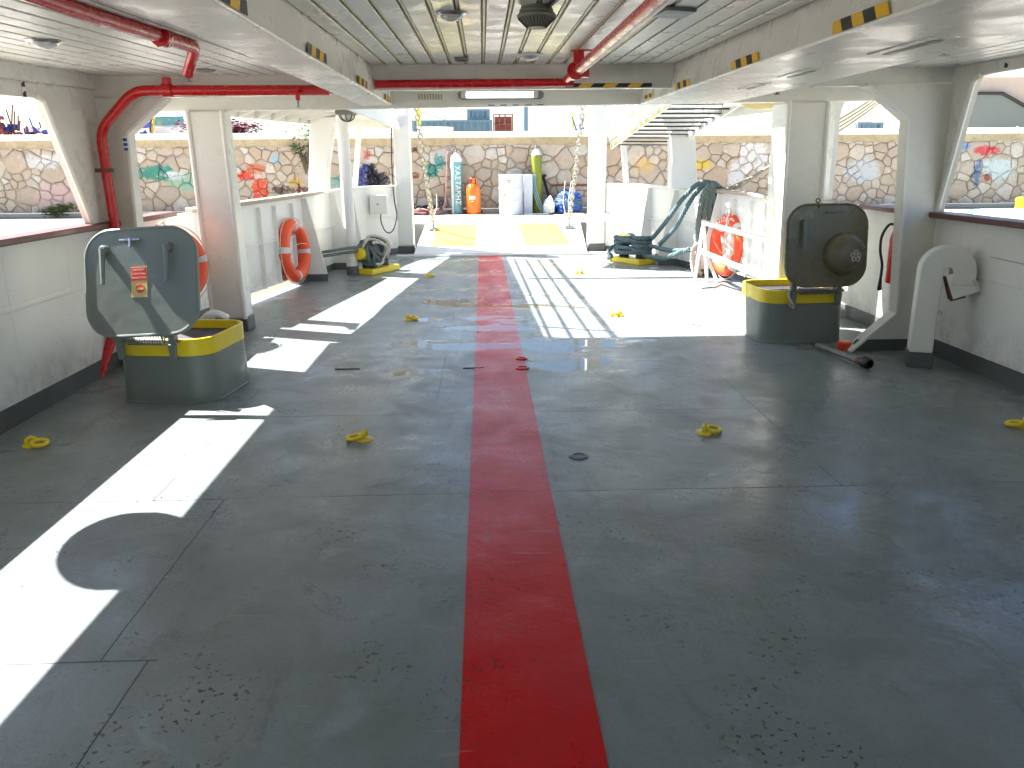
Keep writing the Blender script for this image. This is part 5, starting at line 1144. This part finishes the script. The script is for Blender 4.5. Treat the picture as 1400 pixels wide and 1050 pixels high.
hh = thing('hose_heap', (-1.6, 20.3, .35), 'heap of dark red and black hoses on the quay left of the teal cylinder', 'hoses')
for mi, mm in enumerate(('hose_red', 'black', 'hose_pink')):
    b = MB(); random.seed(20+mi)
    for k in range(5):
        cx, cy_ = -1.75+random.uniform(-.35, .55), 20.3+random.uniform(-.2, .2); r_ = random.uniform(.12, .3); z = .38+random.uniform(0, .10)+(.06 if mi == 1 else 0)
        b.tube(smooth([(cx+r_*math.cos(t)*random.uniform(.8, 1.2), cy_+r_*.7*math.sin(t), z+random.uniform(-.02, .06)) for t in [j*.8 for j in range(9)]], 5), .017, 6)
    b.build('hose', mm, hh)
b = MB(); b.box(-.9, -.02, 20.62, 20.9, .351, .43); b.box(.98, 1.9, 20.72, 20.88, .351, .42); tag(b.build('dark_timber', 'rust', None, (0, 20.7, .35)), 'dark timber pieces lying along the wall foot behind the bottles', 'timber')
b = MB(); b.cbox((1.3, 19.9, .37), (.6, .12, .03), Matrix.Rotation(.1, 4, 'Z')); b.cbox((2.2, 19.8, .37), (.5, .08, .03), Matrix.Rotation(-.5, 4, 'Z')); tag(b.build('pale_board', 'pale', None, (1.3, 19.9, .35)), 'pale boards lying flat in front of the cylinders', 'board')
b = MB()
for k in range(3): b.tube(smooth([(1.25+.03*k, 20.45, 1.3), (1.24+.04*k, 20.4, .95), (1.34+.05*k, 20.3, .6), (1.45+.05*k, 20.2, .38)], 5), .009, 5)
tag(b.build('blue_cable', 'lid_blue', None, (1.3, 20.3, .4)), 'pale blue cables hanging beside the green cylinder', 'cable')
# rubble basket right of ramp
b = MB(); random.seed(5)
for k in range(40): a = random.uniform(0, 6.28); r_ = random.uniform(0, .16); b.cbox((2.28+r_*math.cos(a), 16.75+r_*math.sin(a), .38+random.uniform(0, .16)), (.06, .05, .05), Matrix.Rotation(a, 4, 'Z') @ Matrix.Rotation(a*2, 4, 'X'))
tag(b.build('rubble_pile', 'sack', None, (2.28, 16.75, .35)), 'small pile of pale rubble at the right edge of the ramp', 'rubble')
# left and right window details on the quay
pk = thing('round_cover', (13.9, 21.0, .35), 'pale blue round cover on the quay seen through the right window', 'cover')
b = MB(); b.lathe([(1.3, 0), (1.3, .03), (.001, .035)], (12.75, 18.6, .355), seg=48); b.build('disc', 'lid_blue', pk)
qb = MB(); qb.lathe([(.11, 0), (.11, .16), (.13, .19), (.12, .24), (.07, .27), (.001, .275)], (13.45, 20.0, .38), seg=22); tag(qb.build('quay_bollard', 'yellow', None, (13.45, 20.0, .38)), 'small yellow bollard on the quay behind the round cover', 'bollard')

# plants: small shrub at wall foot, bush on the wall
def plant(name, c, h, wd, n, lf, label, mat='leaf', trunk=True, cat='plant'):
    root = thing(name, c, label, cat); random.seed(hash(label) % 99 if False else len(label))
    b = MB(); tips = []
    for k in range(7):
        a = random.uniform(0, 6.28); e = Vector((math.cos(a)*wd*random.uniform(.3, 1), math.sin(a)*wd*.5*random.uniform(.3, 1), h*random.uniform(.45, 1))); cc = Vector(c)
        pts = [cc, cc+e*.5+Vector((0, 0, h*.1)), cc+e]; b.tube(pts, [.018, .012, .005], 5); tips += [cc+e*t for t in (.5, .7, .85, 1)]
    b.build('trunk', 'bark', root)
    b = MB()
    for k in range(n):
        p = random.choice(tips)+Vector((random.gauss(0, wd*.18), random.gauss(0, wd*.15), random.gauss(0, h*.10)))
        q_ = Matrix.Rotation(random.uniform(0, 6.3), 3, 'Z') @ Matrix.Rotation(random.uniform(-1, 1), 3, 'X'); s_ = lf*random.uniform(.6, 1.3)
        vs = [b.bm.verts.new(p + q_ @ Vector(v)*s_) for v in ((-.5, 0, 0), (0, -.25, .1), (.6, 0, 0), (0, .25, .1))]; b._f(vs)
    b.build('crown', mat, root, norm=False)
plant('wall_bush', (-4.45, 20.93, 1.35), 1.35, .42, 420, .11, 'thin green bush growing against the top of the wall on the left')
plant('foot_shrub', (-10.7, 20.8, .36), .32, .38, 300, .10, 'low green shrub at the wall foot in the far left window')
plant('red_hedge', (-9.4, 30, 2.27), .85, 1.6, 1500, .16, 'dark red and green hedge above the wall, left of the bush', 'leaf_red')

# ---- things on the upper ground behind the wall
def container(name, x0, x1, y, z0, z1, mat, label, depth=2.4):
    b = MB(); n = max(4, int((x1-x0)/.3)); p = []
    for i in range(n*4+1):
        x = x0+(x1-x0)*i/(n*4); p.append((x, y + (.06 if i % 4 in (1, 2) else 0)))
    b.prism(p + [(x1, y+depth), (x0, y+depth)], 'z', z0+.1, z1-.1)
    b.box(x0-.03, x1+.03, y-.03, y+depth, z0, z0+.1); b.box(x0-.03, x1+.03, y-.03, y+depth, z1-.1, z1)
    for x in (x0, x1-.1): b.box(x-.03, x+.13, y-.035, y-.005, z0+.1, z1-.1)
    return tag(b.build(name, mat, None, ((x0+x1)/2, y, z0)), label, 'container')
container('long_container', -3.3, .46, 40, 2.27, 3.55, 'cont_blue', 'long blue container behind the wall, left of centre')
container('cabin_container', -.68, .35, 40.2, 3.56, 4.05, 'cont_blue', 'small blue cabin on top of the long container')
rc = thing('dark_red_cage', (1.0, 40, 2.27), 'dark red open cage beside the blue container', 'cage')
b = MB(); b.box(.62, 1.42, 40.1, 40.9, 2.3, 3.7); b.build('load', 'cont_red', rc)
b = MB()
for x in (.56, .83, 1.1, 1.46): b.tube([(x, 40, 2.27), (x, 40, 3.8)], .035, 6)
for z in (2.9, 3.35, 3.8): b.tube([(.56, 40, z), (1.46, 40, z)], .03, 6)
b.build('bars', 'rust', rc)
b = MB(); b.tube([(2.08, 40, 2.27), (2.08, 40, 6.5)], .12, 12); b.lathe([(.2, 0), (.2, .06)], (2.08, 40, 2.27), seg=14); tag(b.build('blue_pole', 'cont_blue', None, (2.08, 40, 2.27)), 'plain blue grey pole behind the wall near the middle', 'pole')
ycr = thing('yellow_crane_post', (-2.9, 39, 2.27), 'yellow crane post with thin rigging behind the wall', 'crane')
b = MB(); b.tube([(-2.92, 39, 2.27), (-2.92, 39, 5.2)], .10, 10); b.box(-3.05, -2.8, 38.9, 39.1, 2.27, 2.6); b.build('post', 'yellow', ycr)
b = MB(); b.tube([(-4.4, 39, 3.85), (-2.9, 39, 3.9)], .02, 5); b.tube([(-2.9, 39, 3.9), (-1.7, 39, 3.5)], .02, 5); b.tube([(-1.7, 39, 2.3), (-1.7, 39, 3.9)], .02, 5); b.tube([(-4.1, 39, 2.3), (-4.1, 39, 3.9)], .02, 5); b.build('rigging', 'steel', ycr)
def hullish(name, x0, x1, y, z0, z1, mat, label, cat='boat'):
    b = MB(); n = 14; L = x1-x0; rings = []
    for i in range(n+1):
        t = i/n; w_ = math.sin(math.pi*min(1, .08+t*.95))**.6*.8+.05; x = x0+L*t
        ring = [(x, y+w_*math.cos(a)*1.0, z1-(z1-z0)*math.sin(a)) for a in [math.pi*k/8 for k in range(9)]]
        rings.append([b.bm.verts.new(p) for p in ring])
    for A, B in zip(rings, rings[1:]):
        for k in range(8): b._f([A[k], A[k+1], B[k+1], B[k]])
        b._f([A[0], B[0], B[8], A[8]])
    b._f(rings[0]); b._f(rings[-1][::-1])
    return tag(b.build(name, mat, None, ((x0+x1)/2, y, z0)), label, cat)
hullish('small_boat', -2.9, -1.3, 38, 2.3, 3.15, 'pale', 'small pale boat hull ashore in front of the blue container')
# machinery / nets heaps at far left
def junk(name, x0, x1, y, z0, z1, mats, label, n=40, seed=1):
    root = thing(name, ((x0+x1)/2, y, z0), label, 'scrap heap'); random.seed(seed)
    for m_ in mats:
        b = MB()
        for k in range(n//len(mats)):
            x = random.uniform(x0, x1); h = (z1-z0)*random.uniform(.3, 1)*(1-.5*abs((x-(x0+x1)/2)/((x1-x0)/2))); s_ = random.uniform(.12, .5)
            b.cbox((x, y+random.uniform(-.4, .4), z0+h*random.uniform(.3, .9)), (s_, s_*.6, s_*.5), Matrix.Rotation(random.uniform(0, 3), 4, 'X') @ Matrix.Rotation(random.uniform(0, 3), 4, 'Y'))
            if k % 3 == 0: b.tube([(x, y, z0), (x+random.uniform(-.5, .5), y, z0+h*1.2)], .035, 5)
        b.build('scrap_pieces', m_, root)
    return root
junk('scrap_heap', -24.5, -19.8, 39, 2.27, 4.3, ('cont_red', 'hose_red', 'rust', 'sign_blue'), 'dark red and purple machinery heap behind the wall in the far left window', 150, 2)
junk('scrap_heap', -16.6, -14.4, 37, 2.27, 4.6, ('sign_blue', 'tape_y', 'cont_red', 'pale'), 'blue, yellow and red gear heap behind the wall in the second left window', 110, 4)
junk('scrap_heap', -8.9, -7.9, 37, 2.27, 3.0, ('black', 'rust'), 'small dark heap behind the wall by the forward left column', 16, 6)
def car(x, y, label, L=4.2, col='car_white', rz=0, seed=0, cat='car'):
    root = thing('parked_car', (x, y, 2.27), label, cat, 'cars parked behind the wall')
    T = Matrix.Translation((x, y, 2.27)) @ Matrix.Rotation(rz, 4, 'Z'); w_ = .82
    body = [(-L/2, .3), (-L/2, .75), (-L/2+.15, .92), (-L/2+1.0, 1.0), (L/2-.35, .98), (L/2, .78), (L/2, .3)]
    b = MB(); b.prism(body, 'y', -w_, w_, T); b.build('body', col, root, bevel=.06, seg=3)
    cab = [(-L/2+.9, 1.0), (-L/2+1.6, 1.45), (L/2-1.2, 1.47), (L/2-.4, .99)]
    b = MB(); b.prism(cab, 'y', -w_+.08, w_-.08, T); b.build('cabin', col, root, bevel=.05, seg=3)
    for s in (-1, 1):
        b = MB(); y0 = s*(w_-.079); b.prism([(-L/2+1.1, 1.03), (-L/2+1.68, 1.40), (-.05, 1.42), (-.05, 1.03)], 'y', y0, y0+s*.006, T); b.prism([(.05, 1.03), (.05, 1.42), (L/2-1.25, 1.42), (L/2-.7, 1.03)], 'y', y0, y0+s*.006, T); b.build('side_window', 'glass', root)
        for xx in (-L/2+.8, L/2-.8):
            b = MB(); b.lathe([(.3, -.09), (.31, 0), (.3, .09)], T @ Vector((xx, s*(w_-.05), .31)), (0, 1, 0), 20); b.build('wheel', 'black', root)
    b = MB(); b.prism([(-L/2+.93, 1.02), (-L/2+1.60, 1.44), (-L/2+1.57, 1.45), (-L/2+.90, 1.03)], 'y', -w_+.16, w_-.16, T); b.build('windscreen', 'glass', root)
    return root
car(-13.2, 38.5, 'white car behind the wall, partly hidden by the broad left column', 5.8)
car(14.2, 37, 'white van like car behind the wall, left of the broad right column', 4.6)
junk('scrap_heap', 4.2, 5.0, 40, 2.27, 3.9, ('hatch', 'tape_y', 'sign_blue'), 'small distant machine behind the wall near the right chain', 18, 12)
b = MB(); b.box(10.5, 14.9, 33, 33.3, 2.27, 2.9); tag(b.build('low_barrier', 'pale', None, (12, 33, 2.27), bevel=.03), 'low pale barrier on the upper ground behind the right forward window', 'barrier')
container('blue_bin', 16.4, 17.5, 36, 2.27, 3.15, 'cont_blue', 'deep blue bin behind the wall, between the broad right column and the frame')
# far right building with dark stair rail
fb = thing('far_building', (26, 36, 2.27), 'low sand coloured building with dark framed glass in the far right window', 'building')
b = MB(); b.box(20.8, 34, 36.5, 44, 2.27, 5.0); b.build('wall', 'sand', fb)
b = MB(); b.prism([(21.1, 2.3), (24.4, 2.3), (24.4, 3.55), (22.8, 4.30), (21.1, 4.30)], 'y', 36.3, 36.45); b.build('glass_panel', 'hatch', fb)
b = MB(); b.tube([(21.1, 36.25, 2.3), (21.1, 36.25, 4.32), (22.8, 36.25, 4.32), (24.6, 36.25, 3.45)], .07, 8); b.build('dark_frame', 'black', fb)
b = MB(); b.box(20.7, 34.1, 36.4, 44.1, 5.001, 5.2); b.build('roof_edge', 'pale', fb)
junk('scrap_heap', 19.6, 23.6, 33, 2.27, 2.75, ('sack', 'sign_white', 'sign_blue'), 'pale sacks and a blue cloth along the wall top in the far right window', 50, 9)
